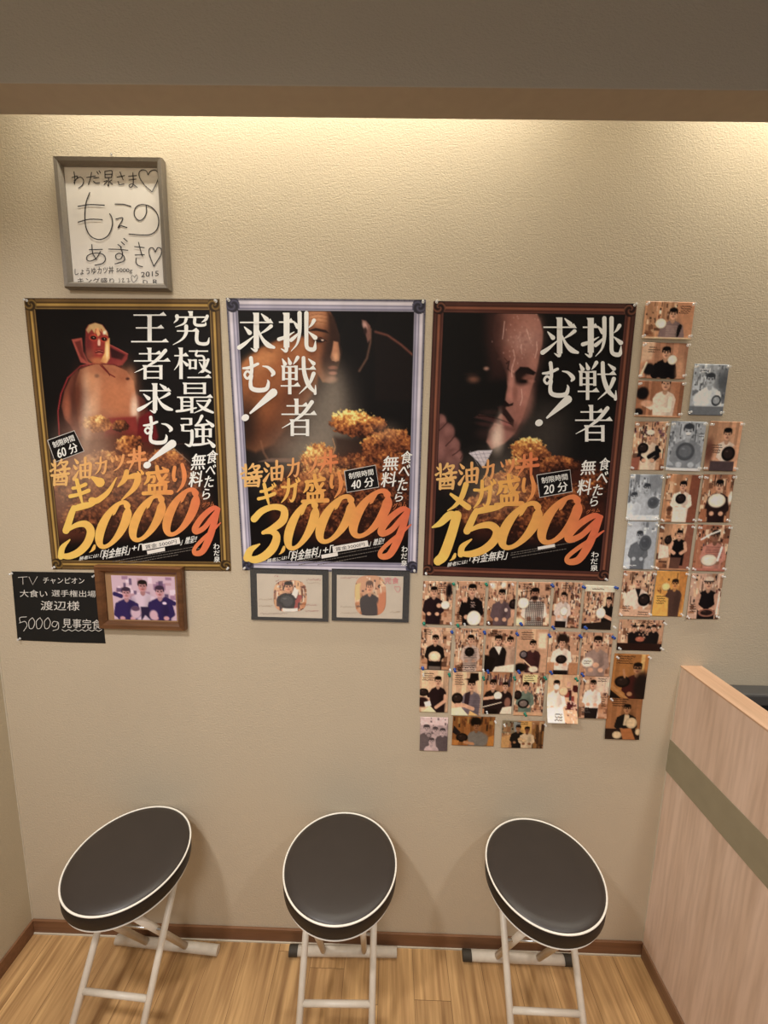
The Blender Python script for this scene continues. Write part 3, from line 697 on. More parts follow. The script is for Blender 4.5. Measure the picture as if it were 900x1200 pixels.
def paint1(c):
    # cape
    c.poly([(107, 425), (92, 430), (78, 446), (69, 466), (67, 486), (70, 512), (95, 516), (90, 470)], (30, 14, 13), 2)
    c.line([(110, 426), (95, 429), (80, 443), (72, 462), (68.5, 482), (70, 510)], 1.4, (128, 40, 42))
    c.poly([(84.5, 398), (96.5, 396), (98, 412), (104, 424), (112, 429), (95, 425)], (150, 72, 62), .8)
    c.poly([(88, 401), (95, 399), (98, 414), (102, 424), (95, 418)], (92, 38, 34), 1.2)
    c.poly([(127, 403), (139, 409), (150.5, 415), (149.5, 421), (144, 428), (135, 430), (118, 425)], (116, 42, 42), .8)
    c.poly([(129, 407), (147, 416), (143, 422), (131, 419)], (44, 16, 18), 1.5)
    c.line([(127, 403), (139, 409), (150, 415)], 1, (150, 70, 62))
    # arms and torso
    c.poly([(160, 462), (170, 468), (176, 486), (172, 500), (163, 498), (158, 478)], (66, 30, 26), 1.5)
    c.ell(166, 485, 4, 10, (100, 50, 40), soft=.6, a=.7)
    c.poly([(92, 433), (84, 441), (76, 458), (72.5, 476), (76, 490), (84, 500), (91, 513), (98, 511), (94, 492), (91, 470), (92, 450)], (104, 56, 43), 1.2)
    c.ell(90, 484, 5, 22, (48, 24, 22), rot=-8, soft=.9, a=.8)
    c.ell(80, 478, 4, 14, (156, 88, 64), soft=.7, a=.7); c.ell(90, 460, 3, 20, (60, 28, 22), soft=.7, a=.8)
    c.poly([(94, 433), (112, 426), (134, 427.5), (149, 435), (157, 447), (160.5, 468), (161, 487), (157, 503), (150, 516), (100, 516), (93, 500), (90, 472), (89, 449)], (150, 96, 70), 1.0)
    c.ell(92, 470, 8, 34, (60, 32, 26), soft=.9, a=.7); c.ell(148, 462, 14, 30, (166, 104, 74), soft=.9, a=.6); c.ell(128, 505, 40, 14, (90, 46, 40), soft=.9, a=.8)
    c.ell(94, 466, 7, 24, (88, 46, 34), soft=.7, a=.85); c.ell(110, 478, 7, 28, (206, 164, 132), rot=8, soft=.8, a=.75)
    c.ell(106, 445, 10, 12, (196, 142, 104), soft=.8, a=.6); c.ell(134, 465, 18, 26, (178, 112, 76), soft=.8, a=.6)
    c.ell(158, 480, 4.5, 15, (222, 198, 176), soft=.8, a=.8); c.ell(154, 445, 5, 12, (206, 150, 112), soft=.8, a=.5)
    c.ell(147, 442, 9, 7, (128, 72, 50), soft=.9, a=.5); c.ell(126, 434, 16, 4, (136, 80, 58), soft=.9, a=.5)
    c.ell(150, 444, 2.2, 1.6, (70, 36, 30), soft=.5); c.ell(114, 440.5, 2.6, 2.2, (122, 84, 66), soft=.6)
    c.ell(128, 492, 28, 6, (150, 84, 62), soft=.9, a=.6)
    c.line([(95, 431), (112, 426.5), (134, 427.5), (143, 431)], 1.2, (84, 26, 26))
    c.line([(118, 428), (128, 438), (135, 442)], 1.3, (98, 28, 28)); c.line([(120, 428), (127, 436), (129, 440)], 1.1, (78, 22, 22))
    # head with mask
    c.poly([(101, 386), (104, 381), (112, 378.5), (121, 381), (127, 390), (129, 405), (128.5, 422), (124, 426), (110, 426), (103, 420), (100.5, 405)], (132, 48, 42), .8)
    c.poly([(101.5, 387), (105, 381), (112, 378.5), (120, 381), (126, 389), (127, 394), (120, 390), (116, 386), (112, 392), (108, 386), (104, 391)], (190, 156, 108), .7)
    c.poly([(112, 386), (116, 384), (118, 392), (115, 395)], (216, 160, 110), .6); c.line([(113, 386), (111, 394)], 1, (170, 60, 40)); c.line([(119, 386), (122, 393)], 1, (170, 60, 40))
    c.ell(104, 406, 4, 14, (82, 32, 34), soft=.8, a=.75); c.ell(106, 416, 5, 7, (120, 66, 52), soft=.8, a=.8)
    c.poly([(124, 398), (129, 396), (129, 420), (125, 426), (118, 424), (123, 414)], (206, 158, 100), .8)
    c.ell(126, 412, 1.5, 10, (232, 206, 160), soft=.6, a=.7)
    c.ell(115, 423, 8, 4, (168, 108, 70), soft=.7, a=.8)
    c.ell(110, 396, 4.6, 3.4, (190, 70, 52), soft=.4); c.ell(122.5, 397.5, 4.4, 3.2, (180, 62, 48), soft=.4)
    c.ell(110, 396, 3.6, 2.4, (22, 12, 12), rot=8); c.ell(122.5, 397.5, 3.4, 2.3, (22, 12, 12), rot=12)
    c.ell(110.5, 395.7, .8, .6, (150, 120, 100)); c.ell(123, 397.2, .8, .6, (150, 120, 100))
    c.ell(116.5, 402, 1.6, 4.6, (214, 176, 152), soft=.5); c.ell(116.5, 406.5, 2.6, 1.2, (110, 44, 38))
    c.ell(117, 412.5, 5.2, 2.4, (64, 20, 20)); c.line([(112.5, 412), (117, 411), (121.5, 412.4)], .9, (176, 90, 76)); c.ell(117, 414.6, 3.4, 1.0, (168, 88, 72))
    c.ell(123, 390, 1.8, 2.6, (240, 226, 200), rot=30, soft=.6, a=.9)
    # sash, lower body, cape right
    c.poly([(128, 490), (160, 488), (166, 520), (120, 520)], (118, 44, 40), 2)
    c.poly([(163, 490), (178, 480), (186, 512), (176, 530), (160, 520)], (92, 22, 26), 2)
    c.line([(168, 519), (205, 521), (255, 516)], .8, (70, 40, 34))
    # food
    c.poly([(55, 560), (80, 520), (140, 505), (200, 528), (222, 540), (258, 585), (258, 640), (62, 640)], (70, 34, 24), 10)
    c.katsu(114, 497, 17, 10, 0, .22); c.katsu(141, 499, 10, 7, 0, -.10)
    c.katsu(152, 521, 16, 11, -10, .04); c.katsu(198, 542, 21, 16, 20, .06)
    c.katsu(122, 545, 26, 17, 0, .02); c.katsu(160, 545, 22, 16, 0, -.02)
    c.katsu(92, 568, 30, 22, 0, -.06); c.katsu(135, 577, 34, 24, 0, -.08); c.katsu(182, 578, 34, 26, 0, -.10); c.katsu(222, 575, 26, 26, 30, -.14)
    c.katsu(120, 605, 46, 22, 0, -.16); c.katsu(190, 608, 44, 24, 0, -.20)
    c.ell(150, 585, 80, 36, (120, 88, 74), soft=.95, a=.28)
    c.line([(187, 530), (206, 527), (222, 541), (240, 558)], .9, (170, 150, 128), a=.7)
    for (x, y, rx, ry, a) in ((88, 540, 26, 42, .5), (112, 520, 22, 30, .45), (70, 590, 14, 30, .3), (130, 560, 40, 24, .22), (205, 560, 40, 30, .16)):
        c.ell(x, y, rx, ry, (176, 152, 132), soft=.95, a=a)
    c.ell(101, 482, 5, 34, (200, 180, 160), soft=.95, a=.5)
    c.poly([(40, 640), (150, 628), (262, 612), (270, 680), (40, 680)], (14, 10, 10), 12)
    c.poly([(214, 520), (264, 520), (264, 680), (250, 680), (246, 590)], (13, 10, 10), 9, .9)
def paint2(c):
    c.poly([(276, 436), (288, 422), (306, 408), (330, 397), (346, 391), (364, 398), (374, 428), (371, 455), (356, 476), (336, 500), (322, 520), (300, 530), (282, 524), (276, 500)], (134, 80, 48), 3)
    c.ell(304, 424, 26, 11, (190, 130, 84), rot=-32, soft=.8, a=.8); c.ell(296, 450, 16, 24, (150, 92, 56), soft=.8, a=.6)
    c.ell(345, 462, 20, 34, (84, 46, 30), rot=20, soft=.8, a=.8); c.ell(352, 410, 14, 12, (168, 108, 70), soft=.8, a=.6); c.ell(330, 440, 12, 18, (158, 98, 62), soft=.8, a=.5)
    c.ell(290, 502, 14, 30, (28, 18, 14), soft=.9, a=.85); c.ell(322, 512, 22, 20, (70, 38, 26), soft=.9, a=.8)
    c.line([(306, 517), (309, 530), (314, 538)], 2, (130, 84, 60), soft=1.5, a=.6)
    # face
    c.poly([(360, 366), (366, 362), (378, 360), (388, 366), (392, 376), (398, 392), (399, 404), (402, 412), (399, 422), (396, 432), (393, 442), (387, 449), (378, 448), (371, 436), (364, 416), (358, 392)], (128, 80, 55), 1.2)
    c.ell(393, 410, 9, 42, (26, 18, 15), soft=.95, a=.85); c.ell(384, 412, 7, 16, (46, 29, 22), soft=.9, a=.85)
    c.ell(371, 373, 11, 9, (196, 142, 104), soft=.8, a=.8); c.ell(371, 416, 9, 16, (130, 78, 52), soft=.8, a=.7)
    for yy in (369, 373.5, 378): c.line([(363, yy+1), (373, yy-1), (385, yy+1)], .7, (112, 66, 44), a=.8)
    c.poly([(384, 366), (394, 372), (396, 398), (388, 400), (386, 384)], (50, 30, 22), 3, .85)
    c.poly([(360, 388), (370, 384.5), (382, 387), (386, 391), (372, 388)], (34, 20, 16), .8)
    c.ell(375, 399, 8, 4, (84, 48, 34), soft=.6, a=.9); c.ell(375.5, 399.5, 5.2, 2.0, (26, 16, 14)); c.ell(378, 398.6, 1.8, 1.0, (190, 166, 150)); c.line([(368, 397.4), (376, 395.8), (383, 400)], .8, (26, 16, 14))
    c.poly([(391, 400), (396.5, 401), (399, 416), (397.5, 423), (390, 425), (387, 419), (389.5, 410)], (176, 122, 92), 1.1)
    c.ell(393.5, 418, 3.2, 4.5, (206, 152, 114), soft=.6, a=.8); c.ell(390, 424.5, 3.2, 1.2, (56, 30, 24))
    c.ell(383, 425, 6, 12, (44, 26, 20), soft=.8, a=.8)
    c.ell(390, 431, 5, 2.2, (126, 74, 58), soft=.5); c.line([(384, 434.5), (390, 433.4), (395, 435)], 1.0, (50, 24, 22)); c.ell(390, 437.5, 4.6, 2.0, (168, 104, 86), soft=.5)
    c.ell(388.5, 445, 6, 3.6, (176, 122, 98), soft=.7, a=.9)
    c.poly([(384, 358), (446, 358), (440, 380), (424, 376), (404, 380), (398, 390), (392, 372)], (12, 10, 10), 2)
    c.ell(414, 405, 15, 40, (15, 12, 11), soft=.4)
    c.poly([(424, 375), (429, 376), (434, 382), (434.5, 396), (431, 402), (427, 386)], (112, 78, 70), 1.2); c.ell(427.5, 382, 2.6, 5, (190, 150, 140), rot=-20, soft=.6, a=.8); c.ell(428, 388, 2, 4, (40, 26, 24), soft=.6)
    c.line([(434.5, 386), (434, 402), (430, 420), (421, 435)], 2.2, (112, 80, 66), soft=1.4, a=.8)
    c.poly([(438, 388), (452, 392), (468, 402), (488, 420), (488, 470), (440, 470)], (26, 18, 16), 3, .6)
    c.line([(440, 389), (454, 393), (470, 404), (488, 420)], 2.4, (124, 72, 60), soft=1.6, a=.8)
    # steam
    for (x, y, rx, ry, a) in ((386, 478, 26, 42, .55), (374, 508, 34, 34, .5), (352, 528, 34, 22, .4), (392, 455, 12, 22, .4), (350, 560, 60, 30, .2)):
        c.ell(x, y, rx, ry, (150, 138, 124), soft=.97, a=a)
    # food and dish
    c.poly([(303, 541), (318, 537), (342, 537), (344, 542)], (120, 96, 84), 1.2, .8)
    c.poly([(330, 560), (360, 538), (430, 525), (470, 520), (486, 560), (486, 640), (300, 640)], (64, 30, 20), 8)
    c.katsu(417, 497, 29, 16, 8, .26, glow=.9); c.katsu(432, 506, 18, 10, 20, -.06); c.katsu(444, 498, 9, 9, 0, .0)
    c.poly([(392, 512), (425, 516), (424, 534), (394, 536)], (46, 30, 24), 4, .8)
    c.katsu(440, 522, 17, 13, 0, .10); c.katsu(464, 522, 24, 20, 12, -.02)
    c.katsu(408, 546, 24, 13, -16, -.14); c.katsu(374, 540, 21, 20, 0, .22); c.katsu(452, 552, 38, 22, 0, -.10)
    c.katsu(390, 572, 46, 24, 0, -.08); c.katsu(440, 580, 44, 26, 0, -.16); c.katsu(352, 585, 34, 26, 0, -.16); c.katsu(410, 608, 60, 24, 0, -.24)
    c.line([(390, 514), (393, 524), (388, 538)], 1.2, (190, 140, 96), a=.6)
    for (x, y, rx, ry, a) in ((372, 545, 34, 24, .22), (452, 505, 14, 10, .25)):
        c.ell(x, y, rx, ry, (190, 165, 140), soft=.95, a=a)
    c.poly([(280, 560), (330, 620), (400, 640), (490, 622), (490, 680), (280, 680)], (14, 10, 10), 14)
def paint3(c):
    Z = lambda pts: [(500+x/6.314, 350+y/6.314) for x, y in pts]
    z = lambda x, y: (500+x/6.314, 350+y/6.314)
    c.poly([(575, 490), (660, 470), (660, 560), (575, 560)], (44, 40, 38), 22, .8)
    c.poly(Z([(500, 130), (540, 95), (640, 85), (740, 85), (805, 95), (840, 165), (860, 250), (855, 340), (830, 450), (812, 540), (790, 620), (765, 700), (735, 800), (700, 905), (650, 1000), (570, 1075), (480, 1115), (440, 1060), (460, 980), (510, 900), (555, 840), (596, 790), (580, 750), (596, 650), (588, 560), (545, 460), (500, 350), (490, 240)]), (138, 94, 84), 1.5)
    c.poly(Z([(430, 70), (545, 70), (560, 200), (548, 330), (575, 420), (612, 520), (600, 600), (470, 600), (430, 300)]), (44, 27, 25), 8, .85)
    c.poly(Z([(690, 900), (740, 760), (800, 560), (850, 400), (870, 420), (760, 860), (660, 1020)]), (104, 66, 60), 6, .4)
    e = lambda x, y, rx, ry, col, **k: c.ell(*z(x, y), rx/6.314, ry/6.314, col, **k)
    e(545, 250, 60, 190, (70, 43, 38), soft=.95, a=.7); e(720, 290, 110, 100, (176, 134, 124), soft=.95, a=.75); e(760, 180, 80, 70, (172, 120, 106), soft=.9, a=.6)
    e(640, 180, 60, 90, (130, 82, 70), soft=.9, a=.5); e(600, 400, 40, 50, (120, 76, 66), soft=.9, a=.6)
    e(720, 720, 60, 120, (172, 118, 106), soft=.9, a=.8); e(790, 470, 30, 50, (180, 126, 112), soft=.9, a=.6); e(690, 850, 40, 60, (140, 90, 80), soft=.9, a=.7)
    c.poly(Z([(640, 560), (690, 505), (750, 508), (808, 548), (790, 568), (735, 556), (690, 575), (665, 600)]), (26, 17, 16), 1.0)
    e(700, 590, 58, 46, (34, 21, 19), soft=.6); e(745, 590, 36, 22, (128, 84, 74), soft=.6, a=.9); e(715, 612, 34, 12, (22, 14, 13), soft=.6); e(770, 612, 26, 12, (160, 108, 96), soft=.7, a=.8)
    c.line(Z([(590, 480), (608, 465), (600, 520), (640, 560)]), 1.6, (40, 24, 22), soft=.9); c.line(Z([(575, 440), (600, 470)]), 1.2, (70, 42, 36))
    e(628, 610, 22, 100, (182, 128, 116), soft=.8, a=.85); e(620, 720, 26, 38, (176, 120, 108), soft=.8, a=.8); e(650, 700, 18, 60, (120, 76, 66), soft=.8, a=.6)
    c.poly(Z([(580, 755), (610, 782), (640, 770), (636, 790), (600, 800), (560, 790)]), (26, 16, 15), .8)
    for pts in ([(812, 320), (815, 380), (800, 440)], [(640, 380), (652, 440), (628, 520), (630, 580)], [(700, 670), (706, 740), (690, 790)], [(575, 170), (568, 240), (560, 300)], [(700, 340), (700, 400)], [(740, 230), (760, 300)]):
        c.line(Z(pts), .9, (214, 176, 164), soft=.5, a=.75)
    rn = random.Random(3)
    for _ in range(60): e(rn.gauss(700, 60), rn.gauss(330, 90), 5, 7, (196, 158, 146), soft=.6, a=.4)
    for _ in range(40): e(rn.gauss(690, 70), rn.gauss(350, 100), 12, 9, (116, 76, 68), soft=.9, a=.25)
    c.poly(Z([(520, 800), (565, 790), (610, 850), (645, 900), (640, 950), (612, 925), (575, 870), (530, 830)]), (40, 25, 23), 1.2)
    e(470, 840, 60, 18, (44, 30, 28), soft=.8, a=.8)
    c.poly(Z([(350, 880), (390, 855), (450, 868), (520, 880), (570, 900), (632, 930), (600, 940), (520, 925), (430, 900)]), (60, 37, 35), 1.2)
    c.poly(Z([(540, 895), (580, 905), (632, 930), (600, 946), (545, 925)]), (128, 82, 76), 1.0)
    c.line(Z([(380, 868), (450, 872), (520, 888), (630, 932)]), 1.1, (24, 14, 13)); e(580, 925, 34, 14, (150, 92, 86), rot=20, soft=.7, a=.8)
    e(430, 930, 60, 14, (66, 38, 36), rot=8, soft=.8, a=.7); e(650, 960, 26, 40, (84, 54, 48), soft=.9, a=.7); e(570, 1000, 60, 36, (140, 96, 88), soft=.9, a=.6); e(600, 960, 40, 16, (84, 52, 48), rot=15, soft=.8, a=.6)
    e(440, 518, 18, 13, (168, 128, 114), soft=.9, a=.9); e(345, 598, 38, 24, (112, 74, 60), soft=.95, a=.9); e(330, 560, 40, 12, (48, 32, 28), soft=.9, a=.6)
    e(430, 1000, 60, 36, (50, 32, 30), soft=.95, a=.7)
    for (x, y, rx, ry, a) in ((535, 950, 26, 70, .45), (518, 1040, 44, 84, .85), (545, 850, 14, 40, .22)):
        e(x, y, rx, ry, (222, 200, 182), soft=.97, a=a)
    # fist
    for x, y, rx, ry, rt in ((100, 915, 44, 62, 20), (140, 990, 66, 72, 15), (180, 1090, 66, 72, 10), (205, 1170, 58, 62, 0), (140, 1260, 100, 130, 0), (90, 1120, 60, 150, 0)):
        e(x, y, rx, ry, (98, 64, 60), soft=.18); e(x+18, y-14, rx*.55, ry*.55, (136, 94, 88), soft=.95, a=.8)
    for pts in ([(82, 985), (120, 950), (150, 918)], [(140, 1090), (180, 1050), (205, 1018)], [(190, 1160), (220, 1140), (245, 1118)], [(250, 1185), (262, 1160)]):
        c.line(Z(pts), 1.2, (54, 30, 28), soft=.6)
    e(120, 1330, 120, 90, (40, 24, 24), soft=.95, a=.8)
    # checked collar
    c.poly([(549, 531), (560, 528), (577, 527.5), (566, 549), (560, 541)], (196, 190, 198), .6)
    for k in range(4): c.line([(551+5*k, 529), (560+4*k, 545)], .5, (130, 124, 140)); 
    for k in range(3): c.line([(552+4*k, 533+4*k), (576-3*k, 531+5*k)], .5, (130, 124, 140))
    # food
    c.poly([(540, 590), (580, 560), (640, 540), (700, 545), (712, 600), (700, 640), (530, 640)], (58, 28, 20), 9)
    c.katsu(619, 528, 21, 15, 5, .20, glow=.8); c.katsu(634, 534, 11, 10, 0, -.02); c.katsu(606, 548, 16, 12, 0, .12)
    c.katsu(655, 546, 22, 12, 0, -.08); c.katsu(697, 572, 18, 20, 0, -.14); c.katsu(590, 566, 24, 14, 0, .12)
    c.katsu(600, 590, 44, 20, 0, -.04); c.katsu(648, 588, 40, 24, 0, -.12); c.katsu(570, 600, 32, 20, 0, -.12); c.katsu(620, 612, 50, 22, 0, -.22)
    for (x, y, rx, ry, a) in ((575, 560, 36, 24, .3), (590, 585, 24, 18, .18), (560, 590, 20, 20, .14), (640, 505, 26, 30, .1)):
        c.ell(x, y, rx, ry, (190, 170, 150), soft=.97, a=a)
    c.poly([(505, 600), (560, 630), (640, 640), (715, 620), (715, 690), (495, 690)], (14, 10, 10), 14)

r1, g1 = poster([(28.5, 349.5), (257.5, 350.5), (271, 669), (62, 667)], 'gold', .0275, paint1, (15, 12, 12),
    'gold-bordered poster of a masked wrestler in a red cape, reading 5,000g')
head_line(r1, g1, [('究', 201, 365, 246.5, 404.5), ('極', 204, 407, 247.5, 445), ('最', 206.7, 448, 250, 484.5), ('強', 210, 487, 251.5, 523.6),
    ('王', 153, 365.6, 198, 403), ('者', 156, 407, 200, 445), ('求', 161, 448, 202.5, 484.5), ('む', 165, 487, 202, 521)], ((202, 520), (175, 540.5), (172.5, 545)))
brush_lines(r1, g1, [('醤', 59.5, 539, 82, 568.5), ('油', 86, 536, 108, 562), ('カ', 111, 535.5, 127.5, 556.5), ('ツ', 128.5, 531, 146, 552), ('丼', 149.5, 523.5, 171, 551)],
    [('キ', 82, 562, 104.5, 590), ('ン', 107, 557, 137.5, 589), ('グ', 137, 552, 166, 586), ('盛', 168, 547, 200, 579.5), ('り', 199, 543, 221, 576)], 62, 212, 0)
numerals(r1, g1, [('5', 69, 588, 113.5, 656), (',', 101, 636, 111, 646.5), ('0', 112, 586, 154, 643.5), ('0', 151.5, 578.5, 194, 635.5), ('0', 191, 571, 234, 629), ('g', 226, 592, 259, 652)], 70, 250)
badge(r1, g1, (55.7, 516), (87, 504.7), (98.5, 528.7), (64.7, 541.5), '60')
white_small(r1, g1, [('食', 242, 528, 254.5, 543.5), ('べ', 241, 545, 252.5, 557), ('た', 239.5, 558, 250, 571.5), ('ら', 237, 573, 246, 585.5), ('無', 224, 532, 240.5, 551), ('料', 221.5, 552.5, 237, 571)])
offer(r1, g1, [('勝者には!', (93.5, 652.5), (116, 648.5), (92.5, 657)), ('「料金無料」', (119, 645), (153.5, 638.5), (116.5, 656.5)), ('+', (155, 640), (160.5, 639), (154.3, 645.5)), ('「', (163, 637.5), (167, 637), (161.5, 645)), ('」贈呈!!', (213, 630.5), (231.5, 627), (211, 639))],
    dict(quads=[[(166, 637.8), (210, 629.6), (211.5, 637), (167, 645.2)], [(172, 645.6), (193, 641.4), (193.5, 645.6), (172.8, 649.6)]], text=('賞金 5000円', (170, 638.8), (206.5, 632), (170.6, 643.6))),
    [((132, 658), (226, 641)), ((140, 659.5), (232, 643)), ((150, 660.5), (206, 650.5))])
shop(r1, g1, [('わ', 250.2, 636.8, 257, 643.8), ('だ', 250.6, 645, 257.4, 651), ('泉', 250.8, 652, 257.8, 658.8)], ((237.5, 589), (251.5, 587), (236.5, 594.5)))

r2, g2 = poster([(265, 349.5), (499, 351.5), (489, 671.5), (284.5, 668)], 'silver', .030, paint2, (16, 13, 12),
    'silver-bordered poster of a half-lit dark-haired man leaning forward, reading 3,000g')
head_line(r2, g2, [('挑', 326, 365, 370.7, 413), ('戦', 328.5, 418, 371, 463), ('者', 329, 466.7, 371.5, 511.5), ('求', 278.7, 365, 322, 413), ('む', 281, 417, 322, 460)], ((320.5, 460), (293.5, 484), (287.5, 489.5)))
brush_lines(r2, g2, [('醤', 282.7, 544, 307.5, 570), ('油', 309, 540, 333, 564), ('カ', 336, 537, 353, 560), ('ツ', 356, 533, 372, 555), ('丼', 373, 528, 395, 553)],
    [('ギ', 302.7, 567, 322, 592), ('ガ', 329, 561, 350, 589.5), ('盛', 354.7, 557, 383, 589), ('り', 384, 553, 404, 583)], 284, 404, 0)
numerals(r2, g2, [('3', 286, 590.5, 337, 660), (',', 323, 637.5, 333, 649), ('0', 333.5, 585, 373.5, 645.5), ('0', 370, 579, 416.5, 637.5), ('0', 409, 572.5, 459.5, 631), ('g', 443.5, 593, 482, 656)], 287, 475)
badge(r2, g2, (403.5, 552), (440, 545), (444, 570.7), (406.7, 577), '40')
white_small(r2, g2, [('食', 469.5, 529, 482.5, 544), ('べ', 467, 545, 480, 559), ('た', 466, 560.5, 477, 575.5), ('ら', 462.7, 577, 472, 588), ('無', 448.5, 534.7, 466.5, 552), ('料', 446.7, 553.5, 464, 571)])
offer(r2, g2, [('勝者には!', (313.5, 655), (336.5, 651), (312.8, 659.5)), ('「料金無料」', (339.5, 646), (377, 640), (337, 658.5)), ('+', (379, 642), (385, 641), (378.3, 648)), ('「', (387, 639), (391, 638.5), (386, 647.5)), ('」贈呈!!', (434, 632.5), (451, 629.5), (432, 640.5))],
    dict(quads=[[(389.5, 640.5), (430.7, 633.3), (432, 640.3), (390.3, 647.7)], [(376.5, 650.3), (395.5, 647), (396, 651.4), (377, 654.6)]], text=('賞金3000円', (393, 641.5), (427, 635.4), (393.6, 646))),
    [((336, 660.5), (448, 640)), ((350, 662), (452, 643.5)), ((372, 662), (430, 651.5))])
shop(r2, g2, [('わ', 470.7, 640, 477.5, 647), ('だ', 470.2, 648.5, 477, 655), ('泉', 470, 656.5, 477, 663)], ((461, 590), (477, 587), (460, 597.5)))

r3, g3 = poster([(508, 353), (746, 356), (712.5, 681), (495.5, 674)], 'copper', .0275, paint3, (17, 15, 14),
    'copper-bordered poster of a bald man with a moustache beside his fist, reading 1,500g')
head_line(r3, g3, [('挑', 682, 371, 728.7, 419), ('戦', 676.5, 424, 723, 469.6), ('者', 673, 474, 718, 518), ('求', 634, 370.5, 677.7, 419), ('む', 632, 423, 673, 466)], ((665.5, 468), (641, 489.5), (631.5, 495.5)))
brush_lines(r3, g3, [('醤', 511, 543.5, 535, 573), ('油', 537.5, 542, 561.5, 567.5), ('カ', 564.5, 539, 581, 563), ('ツ', 585.5, 536, 603.5, 558.5), ('丼', 605, 531, 631, 557)],
    [('メ', 524, 567, 551, 599), ('ガ', 554, 563, 579, 596), ('盛', 581, 557, 611, 593), ('り', 609, 557, 630, 588)], 512, 632, 0)
numerals(r3, g3, [('1', 506, 598, 539, 663), (',', 523, 646, 533.5, 656.5), ('5', 537, 592, 591, 653), ('0', 583, 587, 636, 644.5), ('0', 629.5, 579.5, 682.5, 638.5), ('g', 662, 601, 708, 662)], 508, 700)
badge(r3, g3, (629, 556.7), (668, 550.5), (670.8, 576), (632.5, 583), '20')
white_small(r3, g3, [('食', 702, 537, 714, 551.7), ('べ', 699, 553, 712, 567), ('た', 694.5, 568, 706, 581), ('ら', 691.5, 582, 700.5, 593.5), ('無', 680.5, 539.5, 697.5, 557), ('料', 676.5, 562, 692.5, 580.5)])
offer(r3, g3, [('勝者には!', (525, 659.5), (548, 655.5), (524, 664.5)), ('「料金無料」', (552, 649.5), (596, 644), (549, 661))],
    dict(quads=[[(630, 641), (650, 637.4), (650.4, 640.8), (630.4, 644.4)]]),
    [((599, 648), (672, 635.5)), ((598, 650.5), (650, 641.8)), ((600, 653.5), (664, 643))])
shop(r3, g3, [('わ', 693, 646.7, 701.5, 653), ('だ', 692.3, 654.5, 700.5, 661), ('泉', 692, 662, 700.5, 669)], ((687.5, 597.5), (703.5, 595), (686.5, 602.5)))

# ------------------------------------------------------------------ framed autograph card, upper left
def moulding(name, x0, x1, z0, z1, wd, depth, mat, parent, org, y0=-.001):
    """mitred frame: flat back, rounded front profile"""
    prof = [(0, 0), (0, .75), (.12, 1), (.6, .92), (.82, .7), (1, .45), (1, 0)]
    bm = bmesh.new(); rings = []
    for t, d in prof:
        k = t*wd; y = y0-d*depth
        rings.append([bm.verts.new((x-org[0], y-org[1], z-org[2])) for x, z in ((x0+k, z0+k), (x1-k, z0+k), (x1-k, z1-k), (x0+k, z1-k))])
    for a, b in zip(rings[:-1], rings[1:]):
        for i in range(4): bm.faces.new((a[i], a[(i+1) % 4], b[(i+1) % 4], b[i]))
    for i in range(4): bm.faces.new((rings[-1][i], rings[-1][(i+1) % 4], rings[0][(i+1) % 4], rings[0][i]))
    return from_bm(name, bm, mat, parent)
ax0, ax1, az0, az1 = -.8485, -.5785, 2.0185, 2.321
org = ((ax0+ax1)/2, 0, az0)
fr = empty('framed_autograph', org); tag(fr, 'pewter frame holding a white autograph card handwritten in black marker', 'picture frame')
moulding('frame_moulding', ax0, ax1, az0, az1, .017, .020, M['silver'], fr, org)
box('autograph_card', ax0+.015-org[0], ax1-.015-org[0], -.0070, -.001, .015, az1-az0-.015, M['shikishi'], fr)
box('backing_board', ax0+.006-org[0], ax1-.006-org[0], -.0028, -.001, .006, az1-az0-.006, M['kraft'], fr)
t = Letters(); K = (40, 36, 44)
def hand(pts, wd=1.0): t.ribbon([(60+x/6, 180+y/6) for x, y in pts], wd, K, n=6)
for pts in ([(160, 128), (166, 170), (165, 215)], [(146, 168), (186, 160), (160, 205)], [(162, 190), (205, 165), (228, 190), (218, 222), (192, 243)],
    [(250, 168), (310, 158)], [(284, 132), (276, 175), (262, 218)], [(300, 172), (335, 168)], [(298, 195), (315, 208), (342, 206)], [(322, 128), (332, 145)], [(338, 122), (348, 138)],
    [(378, 126), (380, 172)], [(378, 126), (428, 123), (425, 170)], [(380, 148), (426, 146)], [(380, 171), (425, 169)], [(403, 172), (404, 226), (396, 220)], [(372, 195), (396, 192), (372, 218)], [(426, 186), (412, 198), (430, 216)],
    [(464, 165), (516, 155)], [(484, 130), (506, 185)], [(470, 196), (480, 218), (512, 214)],
    [(545, 160), (600, 155)], [(548, 186), (598, 180)], [(575, 135), (577, 215), (560, 238), (548, 225), (570, 214), (606, 238)],
    [(682, 150), (668, 122), (640, 116), (618, 136), (625, 175), (660, 225), (710, 270)], [(682, 150), (700, 124), (735, 118), (755, 150), (745, 200), (710, 270)]): hand(pts)
for pts in ([(272, 275), (248, 340), (238, 430), (246, 520), (280, 582), (340, 605), (398, 580), (430, 510), (428, 455), (412, 424)], [(190, 372), (270, 360), (375, 364)], [(190, 483), (270, 463), (358, 465)],
    [(450, 355), (510, 357), (560, 371)], [(455, 460), (504, 454), (470, 520), (492, 508), (532, 520)],
    [(668, 366), (670, 415), (650, 455), (618, 470), (590, 445), (584, 405), (604, 370), (645, 358), (700, 374), (742, 418), (756, 478), (742, 535), (700, 568), (640, 572), (548, 566)]): hand(pts, 1.2)
